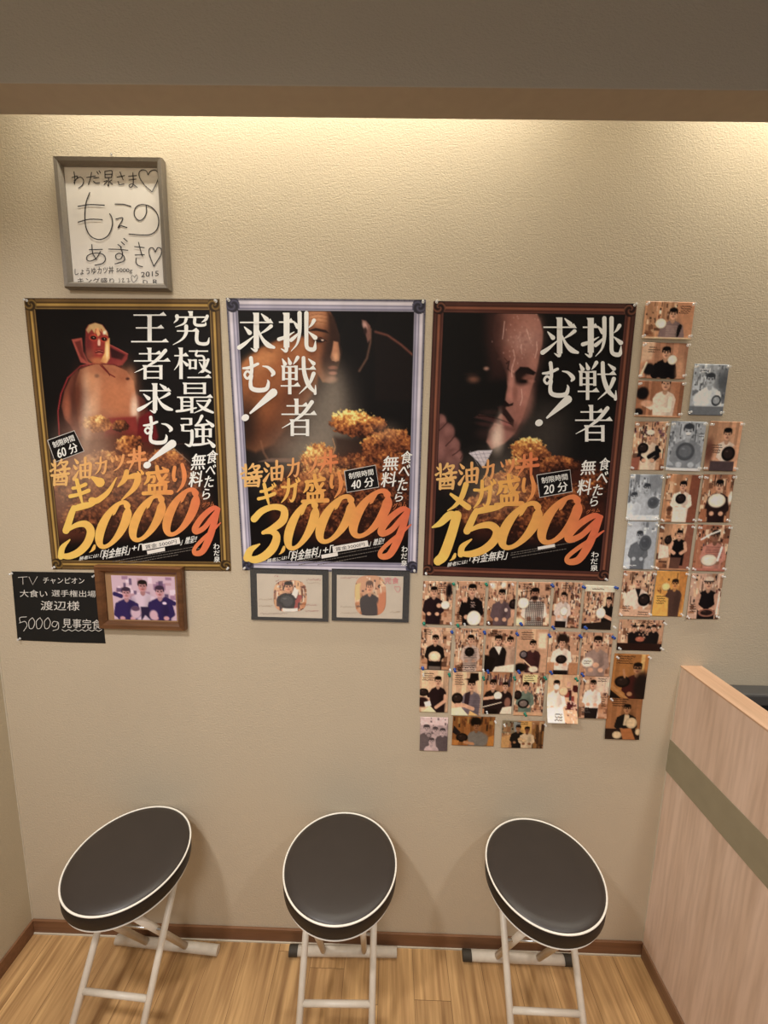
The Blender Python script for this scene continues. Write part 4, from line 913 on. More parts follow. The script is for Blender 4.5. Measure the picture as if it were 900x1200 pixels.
for pts in ([(268, 676), (360, 674)], [(286, 640), (292, 700), (318, 745)], [(346, 690), (318, 735), (276, 756), (250, 744), (260, 715), (310, 700), (362, 708), (382, 740), (362, 772), (308, 785)],
    [(405, 672), (470, 674), (540, 680)], [(486, 650), (502, 705), (490, 740), (462, 742), (454, 716), (480, 702), (512, 722), (510, 756), (450, 776)], [(470, 640), (496, 660)], [(494, 622), (516, 642)], [(512, 598), (536, 618)],
    [(588, 655), (655, 662)], [(592, 714), (655, 711)], [(614, 624), (628, 680), (642, 722)], [(598, 735), (596, 765), (612, 786), (642, 796)],
    [(732, 692), (716, 664), (692, 668), (688, 700), (704, 750), (722, 792)], [(732, 692), (750, 662), (774, 672), (770, 715), (722, 792)]): hand(pts, 1.1)
def hf(s_, x0, y0, x1, y1, dy=0): t.font(s_, (60+x0/6, 180+y0/6), (60+x1/6, 180+(y0+dy)/6), (60+x0/6, 180+y1/6), K, -.004)
hf('しょうゆカツ丼', 166, 806, 440, 856, -14); hf('5000g', 458, 806, 570, 842, 2); hf('キング盛り', 186, 872, 442, 914, 2)
hand([(478, 876), (482, 900), (474, 908)], .5); hand([(496, 884), (510, 878), (500, 904), (520, 900)], .5); hand([(530, 882), (545, 880), (540, 904), (556, 896)], .5)
hand([(586, 872), (574, 858), (562, 872), (578, 905), (606, 878), (600, 852), (586, 872)], .5)
hf('2015', 632, 834, 756, 870, -10); hf('D', 646, 890, 678, 918); hf('R', 716, 886, 750, 918)
t.build('handwriting', fr, .0076, M['ink'], org, ink=False)
# nail above the frame
bm = bmesh.new(); nx_, nz_ = W(134, 187)
add_tube(bm, (0, .006, 0), (0, -.010, .004), .0009, 8); add_tube(bm, (0, -.010, .004), (0, -.0112, .0043), .0026, 10)
add_tube(bm, (0, -.003, .0015), (-.004, -.004, .012), .0007, 8); add_tube(bm, (-.004, -.004, .012), (.003, -.005, -.009), .0007, 8)
o = from_bm('picture_hook', bm, M['metal']); o.location = (float(nx_), 0, float(nz_)); tag(o, 'small metal nail hook in the wall above the pewter autograph frame', 'hook')

# ------------------------------------------------------------------ small prints: photograph painter
SK = (214, 160, 128)
class Ph(Cv):
    def rects(s, n, x0, y0, x1, y1, cols, w=(1, 5), hh=(1, 6), seed=0, a=.85):
        r = random.Random(seed)
        for _ in range(n):
            x, y = r.uniform(x0, x1), r.uniform(y0, y1); a_, b_ = r.uniform(*w), r.uniform(*hh)
            s.poly([(x, y), (x+a_, y+r.uniform(-.5, .5)), (x+a_, y+b_), (x, y+b_)], r.choice(cols), .5, a)
    def shelf(s, seed=1, wood=False, dens=1.0):
        s.rects(int(26*dens), -2, -2, s.w, s.h*.75, [(216, 180, 140), (170, 120, 86), (226, 200, 168), (124, 78, 54), (196, 154, 116)], (2, 7), (4, 14), seed)
        s.rects(int(70*dens), -2, -1, s.w, s.h*.62, [(64, 40, 40), (240, 226, 208), (130, 46, 40), (86, 74, 98), (196, 146, 106), (44, 28, 28), (34, 24, 26), (238, 230, 216)], (.6, 2.4), (.7, 4), seed+50)
        s.rects(int(16*dens), -2, 0, s.w, s.h*.6, [(44, 28, 28), (80, 48, 40), (246, 236, 220)], (.6, 1.2), (4, 12), seed+70)
        s.rects(14, -2, s.h*.6, s.w, s.h, [(170, 106, 64), (136, 80, 52), (196, 136, 94), (96, 58, 42)], (3, 11), (2, 7), seed+9)
    def wood(s, seed=1, c=(196, 138, 96)):
        r = random.Random(seed); x = -1
        while x < s.w:
            d = r.uniform(3, 8); k = r.uniform(.84, 1.1)
            s.poly([(x, -1), (x+d, -1), (x+d, s.h+1), (x, s.h+1)], tuple(v*k for v in c), .4); x += d
    def man(s, x, y, q, shirt, hair=(30, 20, 18), skin=SK, pose=0, arms=True, sl=None):
        sl = sl or shirt
        dk = tuple(v*.72 for v in shirt)
        s.poly([(x-2.0*q, y+2.4*q), (x-1.5*q, y+1.6*q), (x-.5*q, y+1.15*q), (x+.5*q, y+1.15*q), (x+1.5*q, y+1.6*q), (x+2.0*q, y+2.4*q), (x+1.75*q, y+5*q), (x+1.7*q, y+8*q), (x-1.7*q, y+8*q), (x-1.75*q, y+5*q)], shirt, .7)
        s.ell(x+1.0*q, y+4*q, .7*q, 2.5*q, dk, soft=.9, a=.55)
        s.ell(x, y+1.2*q, .42*q, .5*q, tuple(v*.82 for v in skin), soft=.3)
        s.poly([(x-.45*q, y+1.15*q), (x+.45*q, y+1.15*q), (x, y+1.75*q)], tuple(v*.86 for v in skin), .4)
        s.ell(x, y, .74*q, q, skin, soft=.15); s.ell(x+.3*q, y+.2*q, .35*q, .6*q, tuple(v*.84 for v in skin), soft=.8, a=.6)
        s.ell(x, y-.74*q, .78*q, .42*q, hair, soft=.22)
        s.ell(x-.7*q, y-.38*q, .13*q, .36*q, hair, soft=.4); s.ell(x+.7*q, y-.38*q, .13*q, .36*q, hair, soft=.4)
        for k in (-1, 1):
            s.ell(x+k*.3*q, y-.02*q, .15*q, .09*q, (40, 24, 22), soft=.5); s.line([(x+k*.14*q, y-.2*q), (x+k*.46*q, y-.2*q)], .1*q, (50, 32, 28), .2, .8)
        s.ell(x, y+.22*q, .1*q, .16*q, tuple(v*.78 for v in skin), soft=.6); s.ell(x, y+.52*q, .28*q, .1*q, (150, 76, 66), soft=.5)
        if arms:
            for k in (-1, 1):
                s.line([(x+k*1.7*q, y+2.2*q), (x+k*2.1*q, y+4.0*q), (x+k*1.0*q, y+4.8*q)], .85*q, sl, .4)
                s.ell(x+k*.95*q, y+4.8*q, .5*q, .4*q, skin, soft=.3)
    def bowl(s, x, y, rx, ry, c=(226, 218, 204), inn=None, rot=0):
        s.ell(x, y+.3, rx*1.04, ry*1.06, tuple(v*.6 for v in c), rot, soft=.12); s.ell(x, y, rx, ry, c, rot, soft=.1)
        inn = inn or (tuple(min(255, v*1.07) for v in c) if sum(c) > 300 else (58, 42, 40))
        s.ell(x, y, rx*.74, ry*.72, inn, rot, soft=.15)
        s.ell(x-rx*.25, y-ry*.3, rx*.2, ry*.12, tuple(min(255, v+50) for v in inn), rot, soft=.6, a=.6)
    def note(s, x, y, wd, n=3, c=(40, 24, 22), seed=0):
        r = random.Random(seed+int(x*7+y))
        for k in range(n):
            xx = x+r.uniform(0, 1.5); yy = y+k*2.5
            while xx < x+wd*r.uniform(.7, 1):
                l = r.uniform(.5, 1.3); s.line([(xx, yy+r.uniform(-.5, .5)), (xx+l, yy+r.uniform(-.5, .5))], .7, c, .25, .9); xx += l+.45
    def table(s, y, c=(190, 124, 78), y2=None):
        s.poly([(-1, y), (s.w+1, y2 if y2 is not None else y), (s.w+1, s.h+1), (-1, s.h+1)], c, .6)
    def tone(s, mode):
        l = s.C @ np.array([.3, .59, .11])
        l = np.clip((l-120)*1.12+124, 0, 255)
        if mode == 'bw': s.C = np.stack([l*.74+40, l*.76+43, l*.77+49], 1)
        elif mode == 'sepia': s.C = np.stack([l*.70+58, l*.62+50, l*.60+52], 1)
        elif mode == 'yellow': s.C = (s.C+(l[:, None]-s.C)*.3)*np.array([.98, .86, .62])+np.array([6, 2, 0])
        elif mode == 'dark': s.C = np.clip((s.C+(l[:, None]-s.C)*.3-110)*1.1+104, 0, 255)*np.array([.80, .72, .60])
        else: s.C = np.clip(((s.C+(l[:, None]-s.C)*.45)-128)*1.18+128, 0, 255)*np.array([.97, .90, .84])
WH = (228, 220, 210); BK = (30, 24, 24)
def check(c, x0, y0, x1, y1, col, step=1.7):
    k = x0
    while k < x1: c.line([(k, y0), (k, y1)], .5, col, .2); k += step
    k = y0
    while k < y1: c.line([(x0, k), (x1, k)], .5, col, .2); k += step
def stripes(c, x0, y0, x1, y1, col, step=1.9, wd=.8):
    k = y0
    while k < y1: c.line([(x0, k), (x1, k)], wd, col, .25); k += step
def group4(c):
    c.shelf(61); 
    for x, y in ((21, 12), (31, 11), (40, 13), (47, 11)): c.man(x, y, 4.0, (34, 28, 34), arms=False)
    c.rects(10, 24, 14, 40, 24, [(200, 150, 120), (60, 30, 30)], (1, 3), (1, 3), 3); c.bowl(30, 27, 6, 3.4, (190, 96, 70)); c.note(24, 2, 26, 2); c.table(33, (60, 30, 26))
# name, px box, tone, label words, short name for its pins, curl, painter
PH = [
 ((754,354,814,398),'', 'landscape snapshot of a man in a mauve striped shirt, topmost of all snapshots','topmost snapshot',0, lambda c:(c.wood(1),c.shelf(1,dens=.6),c.poly([(40,-1),(62,-1),(62,45),(40,45)],(196,132,92)),c.man(35,14,6.4,(132,110,120)),c.line([(45,28),(42,38)],5,(36,28,30)),stripes(c,28,28,41,43,(160,140,146)),c.bowl(21,25,6.5,5.5),c.note(42,5,16,4),c.table(41,(230,196,160)))),
 ((750,402,807,444),'', 'landscape snapshot of a dark-haired man in black raising a fist, second snapshot from the top','fist-raising man snapshot',0, lambda c:(c.wood(2,(188,128,96)),c.poly([(0,0),(16,0),(14,20),(0,24)],(214,180,150),2),c.man(32,12,6.8,(34,26,30),arms=True),c.ell(12,32,8,7,(40,32,36)),c.line([(2,40),(8,24)],2.5,(236,214,190),1.2),c.bowl(41,20,6,5.5),c.note(8,6,14,3),c.ell(52,30,5,14,(206,150,112),soft=.7))),
 ((745,447,802,489),'', 'landscape snapshot of a white-shirted man whose face is cut off on top','white-shirt cropped snapshot',0, lambda c:(c.wood(3,(180,112,74)),c.man(36,3,7.5,(216,208,200),arms=False),c.line([(30,22),(20,32),(12,28)],5,(216,208,200)),c.line([(44,20),(44,34),(26,34)],5.5,(222,214,206)),c.ell(7,15,8,7.5,(38,28,28)),c.ell(14,27,8,4,SK),c.ell(4,38,6,5,(40,30,30)),c.table(41,(206,150,110)))),
 ((811,427,854,487),'bw', 'faded grey snapshot of a man in white, hung alone beside the upper column','lone grey snapshot',0, lambda c:(c.shelf(4),c.ell(34,16,8,12,(60,60,60),soft=.8),c.man(20,15,6,(226,222,218)),c.bowl(29,35,5,5,BK,(150,140,140)),c.ell(8,33,5,5,(230,226,220)),c.table(41,(90,86,84)),c.note(6,5,12,2,(240,240,240)))),
 ((742,494,783,551),'', 'snapshot of a man in white cap and white tee with dark sleeves','white-cap man snapshot',0, lambda c:(c.shelf(5),c.rects(24,0,0,40,26,[(120,70,110),(90,50,70),(150,100,130)],(1,3),(1,4),3),c.man(19,15,5.2,(214,202,184),sl=(40,32,38)),c.ell(19,11,5,2.6,(224,216,208)),c.line([(30,30),(20,36)],5,(36,30,34)),c.bowl(12,27,6,5,BK),c.poly([(0,38),(10,36),(8,51),(0,51)],(170,90,70)))),
 ((784,494,827,552),'bw', 'grey snapshot of a broadly smiling man in a polo shirt holding a large dark bowl','grey polo-shirt man snapshot',0, lambda c:(c.shelf(6),c.man(20,10,7,(112,112,122)),c.ell(20,12,3,1.4,(250,248,244)),c.bowl(19,30,9.5,8.5,(50,48,50),(80,80,84)),c.note(31,12,7,2),c.table(47,(226,226,226)))),
 ((829,494,870,552),'', 'snapshot of a man in a white tee tilting a black bowl, warm wood wall behind','wood-wall man snapshot',0, lambda c:(c.wood(7,(202,146,108)),c.man(22,13,6,(206,200,196),sl=(204,150,118)),c.bowl(26,32,7.5,7,BK),c.poly([(6,40),(34,40),(34,51),(6,51)],(86,70,80)),c.note(5,24,13,4),c.ell(3,30,5,12,(120,70,56),soft=.6))),
 ((736,556,777,610),'bw', 'faded grey snapshot of two people with a dark bowl, below the white-cap man','faded grey pair snapshot',0, lambda c:(c.shelf(8),c.ell(30,8,9,12,(110,116,130),soft=.5),c.man(21,15,5,(176,176,176)),c.man(7,24,4.5,(214,210,206),arms=False),c.bowl(30,30,6.4,6,(64,64,68)),c.table(44,(220,218,214)))),
 ((778,556,821,612),'', 'snapshot of a slim man in white tee and white shorts, black bowl at chest','white-shorts man snapshot',0, lambda c:(c.wood(9,(204,140,92)),c.shelf(9,dens=.35),c.poly([(28,0),(40,0),(40,51),(26,51)],(150,78,54)),c.man(20,12,4.8,(222,214,206)),c.bowl(19,25,5.6,5,BK),c.poly([(12,34),(27,34),(27,51),(12,51)],(226,216,214)))),
 ((822,556,861,612),'', 'snapshot of a man in dark brown holding a wide white bowl before him','wide-bowl man snapshot',0, lambda c:(c.wood(10,(190,124,84)),c.shelf(10,dens=.5),c.man(21,12,6,(62,34,32)),c.bowl(20,27,10.5,7),c.poly([(2,36),(9,36),(9,51),(0,51)],(180,104,64)),c.ell(36,24,2.5,6,(232,222,214),soft=.6))),
 ((733,611,771,667),'bw', 'pale bluish snapshot of a dark-clothed person lifting a dark bowl beside the face','pale bluish snapshot',0, lambda c:(c.rects(30,16,0,40,24,[(230,230,230),(80,86,96),(160,166,176)],(1,4),(1,5),11),c.poly([(-1,-1),(18,-1),(14,51),(-1,51)],(196,196,198),4),c.man(17,15,5,(66,84,94)),c.bowl(25,22,7,7.5,(58,60,72)),c.note(5,46,14,1,(240,240,240)))),
 ((771,614,813,668),'', 'snapshot of a standing man in black tee and shorts, one arm raised','standing black-tee man snapshot',0, lambda c:(c.wood(12,(206,152,108)),c.shelf(12,dens=.35),c.poly([(30,0),(40,0),(40,51),(26,51)],(156,88,66)),c.man(23,11,4.2,(36,24,24),sl=SK),c.bowl(11,17,4,4.5,BK),c.poly([(2,22),(12,24),(14,36),(2,38)],(216,206,196)),c.poly([(16,36),(28,36),(26,51),(15,51)],(112,72,60)),c.table(48,(190,130,88)))),
 ((815,615,856,669),'', 'snapshot of a man in a pink striped shirt, glare streaks painted across it','pink striped shirt snapshot',0, lambda c:(c.wood(13,(178,106,74)),c.shelf(13,dens=.5),c.man(22,12,6,(206,128,114),skin=(150,100,76)),stripes(c,13,24,32,36,(150,84,78)),c.bowl(18,38,9,6,(206,204,194)),c.line([(31,24),(28,38)],2.4,(250,246,240),.8),c.line([(6,16),(16,10),(26,6)],1.8,(250,246,240),.8),c.table(47,(196,110,96)))),  # glare on the glossy print is painted into its colour as pale streaks
 ((728,669,768,722),'', 'snapshot of a pale-haired man in a white jacket with a round black bowl','pale-haired man snapshot',0, lambda c:(c.shelf(14),c.man(19,12,6,(220,206,198),hair=(196,160,130)),c.poly([(16,19),(23,19),(21,30)],(40,32,36)),c.bowl(28,31,7,6.5,BK),c.table(42,(212,170,140)),c.note(3,39,10,3),c.note(22,45,14,2))),
 ((767,669,806,722),'yellow', 'yellowish snapshot of a dark-clothed man eating sideways from a white bowl','yellowish eating man snapshot',0, lambda c:(c.poly([(-1,-1),(40,-1),(40,51),(-1,51)],(212,164,104)),c.shelf(15,dens=.3),c.poly([(28,0),(40,0),(40,30),(30,30)],(200,140,90)),c.man(24,14,5,(76,58,76),arms=False),c.line([(20,26),(17,20)],4,(76,58,76)),c.bowl(13,17,5,4),c.poly([(2,22),(18,30),(20,51),(-1,51)],(232,190,116),1),c.note(3,28,14,4))),
 ((808,672,848,725),'', 'snapshot of a man in a cap and black tank top with a wide bowl','tank-top man snapshot',0, lambda c:(c.wood(16,(206,168,148)),c.shelf(16,dens=.5),c.man(22,11,6,(40,28,30),sl=(196,146,122)),c.ell(22,6,5.6,2.8,(206,196,180)),c.line([(16,8.4),(28,8.4)],1.2,(70,60,56)),c.bowl(23,43,10,4.2,(170,104,86),(60,36,32)),c.note(2,34,9,4),c.line([(36,20),(35,44)],1.6,(240,232,226),.8))),
 ((725,726,780,762),'', 'landscape snapshot of four people in dark clothes around an orange bowl','four people snapshot',0, group4),
 ((719,766,762,818),'dark', 'warm dim snapshot of a man in glasses and a maroon sweater at a wooden booth','glasses man booth snapshot',0, lambda c:(c.wood(18,(214,146,80)),c.poly([(30,0),(34,0),(34,20),(30,20)],(250,220,150)),c.man(27,16,6,(92,36,38)),c.line([(23,16),(31,16)],.8,(30,20,20)),c.ell(34,36,9,16,(44,32,32),soft=.4),c.bowl(12,31,8,6,BK),c.line([(0,36),(20,51)],3,(214,160,104)),c.poly([(-1,40),(14,51),(-1,51)],(40,28,24)),c.note(3,3,20,4),c.line([(14,26),(12,18)],2.4,SK))),
 ((712,815,755,865),'dark', 'dim snapshot of a black-jacketed person with a white bowl, below the booth man','black-jacketed person snapshot',.004, lambda c:(c.wood(19,(190,130,88)),c.man(22,15,5,(38,32,34)),c.poly([(20,22),(25,22),(26,34),(19,34)],(230,224,216)),c.bowl(28,31,6,6),c.table(38,(58,40,36)),c.poly([(16,38),(28,37),(34,51),(20,51)],(206,130,80)),c.bowl(13,45,5,4),c.bowl(36,41,3,3.5),c.note(5,4,20,4))),
 # block under the copper poster, first row
 ((495,681,533,731),'', 'snapshot of a young man in a dark maroon shirt holding out a small white bowl','maroon-shirt man snapshot',0, lambda c:(c.shelf(20),c.ell(33,10,3.5,8,(34,26,32),soft=.5),c.man(14,12,5.4,(54,34,44)),c.bowl(29,27,5.4,4.6),c.ell(21,28,3,2.6,SK),c.note(19,3,10,5))),
 ((534,681,571,732),'', 'snapshot of a man in a black printed sweatshirt with a big white bowl','black sweatshirt man snapshot',0, lambda c:(c.shelf(21),c.man(21,10,6.4,(36,26,30),arms=True),c.ell(12,21,3.2,4,SK),c.line([(12,26),(9,32),(16,36)],4.6,(36,26,30)),c.note(19,24,7,3,(196,170,170)),c.bowl(25,42,9,8.4),c.note(2,36,9,5))),
 ((572,681,607,733),'', 'snapshot of a smiling man in a purple polo with a black bowl','purple polo man snapshot',0, lambda c:(c.shelf(22,dens=.7),c.man(19,15,5.8,(104,84,98)),c.ell(26,32,2.2,2.2,(190,180,186)),c.bowl(36,25,6,5.4,BK),c.ell(36,36,3,5,SK),c.ell(6,5,3,3,(250,244,230),soft=.7),c.ell(20,4,3,3,(250,244,230),soft=.7))),
 ((607,682,648,733),'', 'snapshot of a bearded man in a black and white checked shirt with a white bowl','checked-shirt man snapshot',0, lambda c:(c.shelf(23),c.man(20,13,6,(214,206,204),skin=(182,122,94)),check(c,10,22,31,51,(60,50,58)),c.ell(20,18,4,2.4,(48,32,30),soft=.5),c.bowl(7,24,6.4,6),c.ell(3,45,7,5,(250,220,170),soft=.7),c.note(5,3,12,4))),
 ((649,682,684,735),'', 'snapshot of a man in a pale grey sweatshirt holding a white bowl','pale sweatshirt man snapshot',0, lambda c:(c.shelf(24),c.rects(40,24,4,40,46,[(60,50,70),(206,130,100),(120,50,46),(226,206,190)],(1,3),(1,4),24),c.man(14,16,4.6,(196,194,198)),c.bowl(16,32,5,4.6),c.poly([(5,43),(20,43),(20,51),(5,51)],(44,32,36)),c.note(10,4,12,2))),
 ((685,686,722,737),'', 'snapshot with a white top strip, man in black leaning in at the edge','white-strip snapshot',0, lambda c:(c.shelf(25),c.rects(50,2,8,28,50,[(90,60,80),(206,160,130),(126,56,50),(230,210,190),(60,44,44)],(1,3),(1,4),25),c.poly([(-1,-1),(40,-1),(40,7),(-1,7)],(222,212,196)),c.poly([(25,8),(28,8),(28,40),(25,40)],(226,190,150)),c.man(32,17,4.4,(36,30,32),arms=False),c.line([(38,38),(28,34)],4,SK),c.bowl(23,31,6,6),c.note(9,4,14,1),c.table(44,(50,40,36),40))),
 # second row
 ((493,735,531,784),'', 'snapshot of a man in a black sweater holding an oval cream bowl at his waist','black sweater man snapshot',0, lambda c:(c.shelf(26),c.poly([(8,0),(26,0),(26,24),(6,24)],(226,190,158),3,.7),c.man(18,14,5,(34,28,32)),c.bowl(18,34,7.4,5.8,(220,196,160)),c.note(3,3,12,3),c.poly([(11,46),(26,46),(26,51),(11,51)],(110,100,96)))),
 ((533,736,569,786),'', 'snapshot of a man in a grey striped tee holding a black bowl at his chest','grey striped tee snapshot',0, lambda c:(c.shelf(27),c.man(21,13,5.2,(188,172,166)),stripes(c,13,24,30,46,(96,80,84)),c.bowl(20,27,6,5.2,BK,(36,28,28)),c.note(4,43,28,3),c.note(17,3,14,1))),
 ((569,737,607,787),'', 'snapshot of two men leaning together, one in a dark suit with a white collar','two leaning men snapshot',0, lambda c:(c.shelf(28,dens=.6),c.man(31,14,5.2,(190,154,130),arms=False),c.man(16,13,5.6,(44,34,36),arms=False),c.poly([(11,20),(21,20),(18,30)],(220,210,206)),c.line([(22,16),(28,18)],2.4,SK),c.poly([(-1,30),(14,34),(8,51),(-1,51)],(36,28,28)),c.poly([(14,44),(40,40),(40,51),(10,51)],(222,208,192)),c.note(6,3,14,3))),
 ((606,737,645,788),'', 'snapshot of a lounging person in maroon under three lines of writing','lounging maroon snapshot',0, lambda c:(c.wood(29,(216,164,124)),c.poly([(26,4),(36,4),(36,22),(26,22)],(230,206,176),2),c.man(20,18,5,(86,42,48),arms=False),c.line([(14,28),(10,32),(22,38)],5,(86,42,48)),c.bowl(9,29,4.8,4.4,(44,36,48),(110,104,120)),c.ell(6,44,8,5,(34,28,28)),c.ell(22,46,6,3.6,(222,206,186)),c.line([(10,36),(20,44)],1.4,(230,190,150)),c.note(5,4,18,4))),
 ((643,740,682,790),'', 'snapshot of a man with big curly hair in a white tee holding a black bowl','curly-haired man snapshot',0, lambda c:(c.shelf(30,dens=.7),c.ell(17,9,7.4,6.6,(52,34,28),soft=.3),c.man(17,13,5.2,(224,214,206),hair=(52,34,28)),c.bowl(17,32,6.4,4.8,BK),c.poly([(-1,36),(9,36),(9,51),(-1,51)],(196,132,84)),c.poly([(27,36),(40,36),(40,51),(27,51)],(190,124,76)),c.poly([(8,45),(26,45),(26,51),(8,51)],(40,30,30)))),
 ((682,741,720,792),'', 'snapshot of a dark-haired man in a mauve grey shirt with a white writing bubble','mauve shirt man snapshot',0, lambda c:(c.shelf(31,dens=.8),c.man(20,11,6.6,(156,132,128)),c.ell(9,34,7.6,5.4,(232,224,210)),c.note(4,33,10,2,(90,70,66)),c.ell(20,37,4,3,SK))),
 # third row
 ((492,785,528,834),'', 'snapshot of a man in a black V-neck sitting at a pale table','black V-neck man snapshot',0, lambda c:(c.wood(32,(222,182,142)),c.man(24,13,5.6,(52,32,42),arms=False),c.line([(34,30),(34,36),(22,44)],4,SK),c.line([(16,26),(12,30)],4.6,(52,32,42)),c.bowl(5,26,6.4,4.4,BK),c.ell(4,38,8,6,(60,30,36)),c.poly([(6,38),(14,36),(16,42),(8,44)],(236,228,224)),c.poly([(2,51),(14,42),(24,51)],(246,220,170)),c.note(3,4,18,4))),
 ((530,787,567,838),'', 'snapshot of a man in a black brimmed hat and blue striped shirt','black-hat man snapshot',0, lambda c:(c.wood(33,(224,180,138)),c.man(25,15,6.2,(122,116,138),arms=False),stripes(c,17,26,37,50,(92,84,106)),c.poly([(15,8),(22,7),(23,1),(33,1),(34,9),(28,11)],(38,26,26),.6),c.poly([(17,24),(24,22),(22,40),(16,36)],(66,46,60)),c.bowl(7,30,7,6,BK),c.line([(6,38),(16,38),(28,42)],4.4,SK),c.poly([(-1,42),(12,40),(24,51),(-1,51)],(252,228,180)),c.poly([(24,44),(38,51),(22,51)],(240,178,90)),c.note(3,4,12,5))),
 ((567,787,604,836),'', 'snapshot of two men in black at a dark table with a bookshelf behind','bookshelf pair snapshot',0, lambda c:(c.wood(34,(196,132,86)),c.rects(40,0,0,38,11,[(70,60,80),(200,180,160),(120,60,60),(60,50,60),(150,130,120)],(.8,2),(6,10),34,1),c.man(12,15,5.6,(40,28,30),arms=False),c.man(28,17,4.8,(52,34,38),arms=False),c.line([(2,32),(14,30)],3.6,SK),c.bowl(19,28,5.2,4.6),c.poly([(-1,34),(40,30),(40,44),(-1,44)],(52,34,38)),c.line([(0,42),(24,36)],1,(220,210,196)),c.ell(32,36,4,6,(150,96,80)),c.poly([(26,42),(40,40),(40,51),(22,51)],(220,206,190)))),
 ((604,788,641,838),'', 'snapshot of a man in a teal tee under a yellow note','teal tee man snapshot',0, lambda c:(c.shelf(35),c.rects(30,24,12,40,48,[(120,60,56),(226,206,190),(70,56,60),(200,140,100)],(1,3),(1,4),35),c.poly([(9,2),(28,2),(28,11),(9,11)],(238,204,130)),c.note(10,4,16,3),c.man(14,16,4.8,(96,130,120)),c.bowl(4,26,5,5,BK),c.bowl(12,36,7,5,(34,28,30),(120,110,110)),c.table(46,(206,160,116)))),
 ((642,790,680,842),'', 'snapshot of a person in a white face mask and white tee lifting a tan bowl','white-mask person snapshot',.022, lambda c:(c.wood(36,(214,170,128)),c.rects(20,18,6,40,30,[(96,30,34),(60,30,40),(170,60,50),(210,160,140),(60,60,80)],(3,8),(3,8),36,1),c.rects(40,20,28,40,50,[(200,150,140),(110,40,46),(230,200,190)],(1,3),(1,3),37,1),c.man(11,12,5,(226,222,220),arms=True),c.ell(11,14,3.4,3,(240,238,236),soft=.3),c.bowl(20,18,5.4,5,(222,180,136)),c.poly([(-1,36),(20,34),(22,51),(-1,51)],(232,228,226)),c.note(9,42,12,3))),
 ((680,792,716,840),'', 'snapshot of a broad man in a white shirt and black trousers beside white writing','white-shirt broad man snapshot',.006, lambda c:(c.shelf(37,dens=.6),c.poly([(20,0),(40,0),(40,20),(22,20)],(226,216,206),3,.7),c.man(17,10,5,(228,222,220),skin=(220,160,130)),c.poly([(8,38),(26,38),(24,51),(8,51)],(44,34,36)),c.note(3,38,12,3,(90,90,96)),c.note(22,3,14,2),c.note(30,20,6,7))),
 # last row
 ((492,840,527,879),'sepia', 'faded purplish snapshot of four people, in the bottom row of the block','faded purplish group snapshot',0, lambda c:(c.poly([(-1,-1),(40,-1),(40,12),(-1,12)],(216,214,204),2),c.shelf(38,dens=.3),c.man(9,17,5.4,(70,50,60),arms=False),c.man(21,19,4.6,(190,160,150),arms=False),c.man(31,21,4.8,(52,40,52),arms=False),c.bowl(12,27,3.6,3.6,(60,50,60),(130,110,120)),c.man(16,36,5,(190,178,170),arms=False))),
 ((530,839,582,873),'dark', 'dim landscape snapshot of a big-haired man in a blue grey shirt','dim big-haired man snapshot',0, lambda c:(c.wood(39,(176,112,56)),c.rects(24,0,0,60,12,[(60,44,30),(200,160,90),(120,70,40)],(1,4),(4,10),39),c.ell(33,8,8,7,(28,22,20)),c.man(34,14,6,(134,142,160),skin=(180,126,90),hair=(28,22,20),arms=False),c.ell(42,34,10,10,(134,142,160),soft=.3),c.bowl(14,31,8,6,BK),c.line([(18,38),(30,40)],4,SK),c.poly([(2,14),(12,24),(6,28),(0,24)],(40,36,44)),c.poly([(-1,34),(10,36),(8,45),(-1,45)],(220,146,70)),c.poly([(52,30),(62,26),(62,45),(50,45)],(226,150,60)))),
 ((588,844,640,876),'dark', 'landscape snapshot of two men side by side, one in black, one in white','black-and-white pair snapshot',0, lambda c:(c.poly([(-1,-1),(22,-1),(22,20),(-1,20)],(150,150,140)),c.shelf(40,dens=.3),c.poly([(16,2),(26,2),(26,18),(18,18)],(150,180,220)),c.poly([(26,1),(42,1),(42,24),(26,24)],(246,200,116)),c.wood(41,(150,110,70)) if False else None,c.rects(20,42,0,62,40,[(170,120,66),(110,76,44),(90,60,40)],(2,5),(8,20),41,1),c.poly([(-1,26),(14,22),(10,45),(-1,45)],(230,186,130)),c.man(23,12,4.6,(38,36,36),skin=(190,140,110)),c.man(36,14,4.6,(236,226,214),skin=(160,104,76)),c.bowl(27,29,3.6,2.6,(226,200,170)),c.bowl(32,31,3.6,2.6,(232,210,180)),c.note(20,3,22,2))),
]
POFF = .0022
photos = []
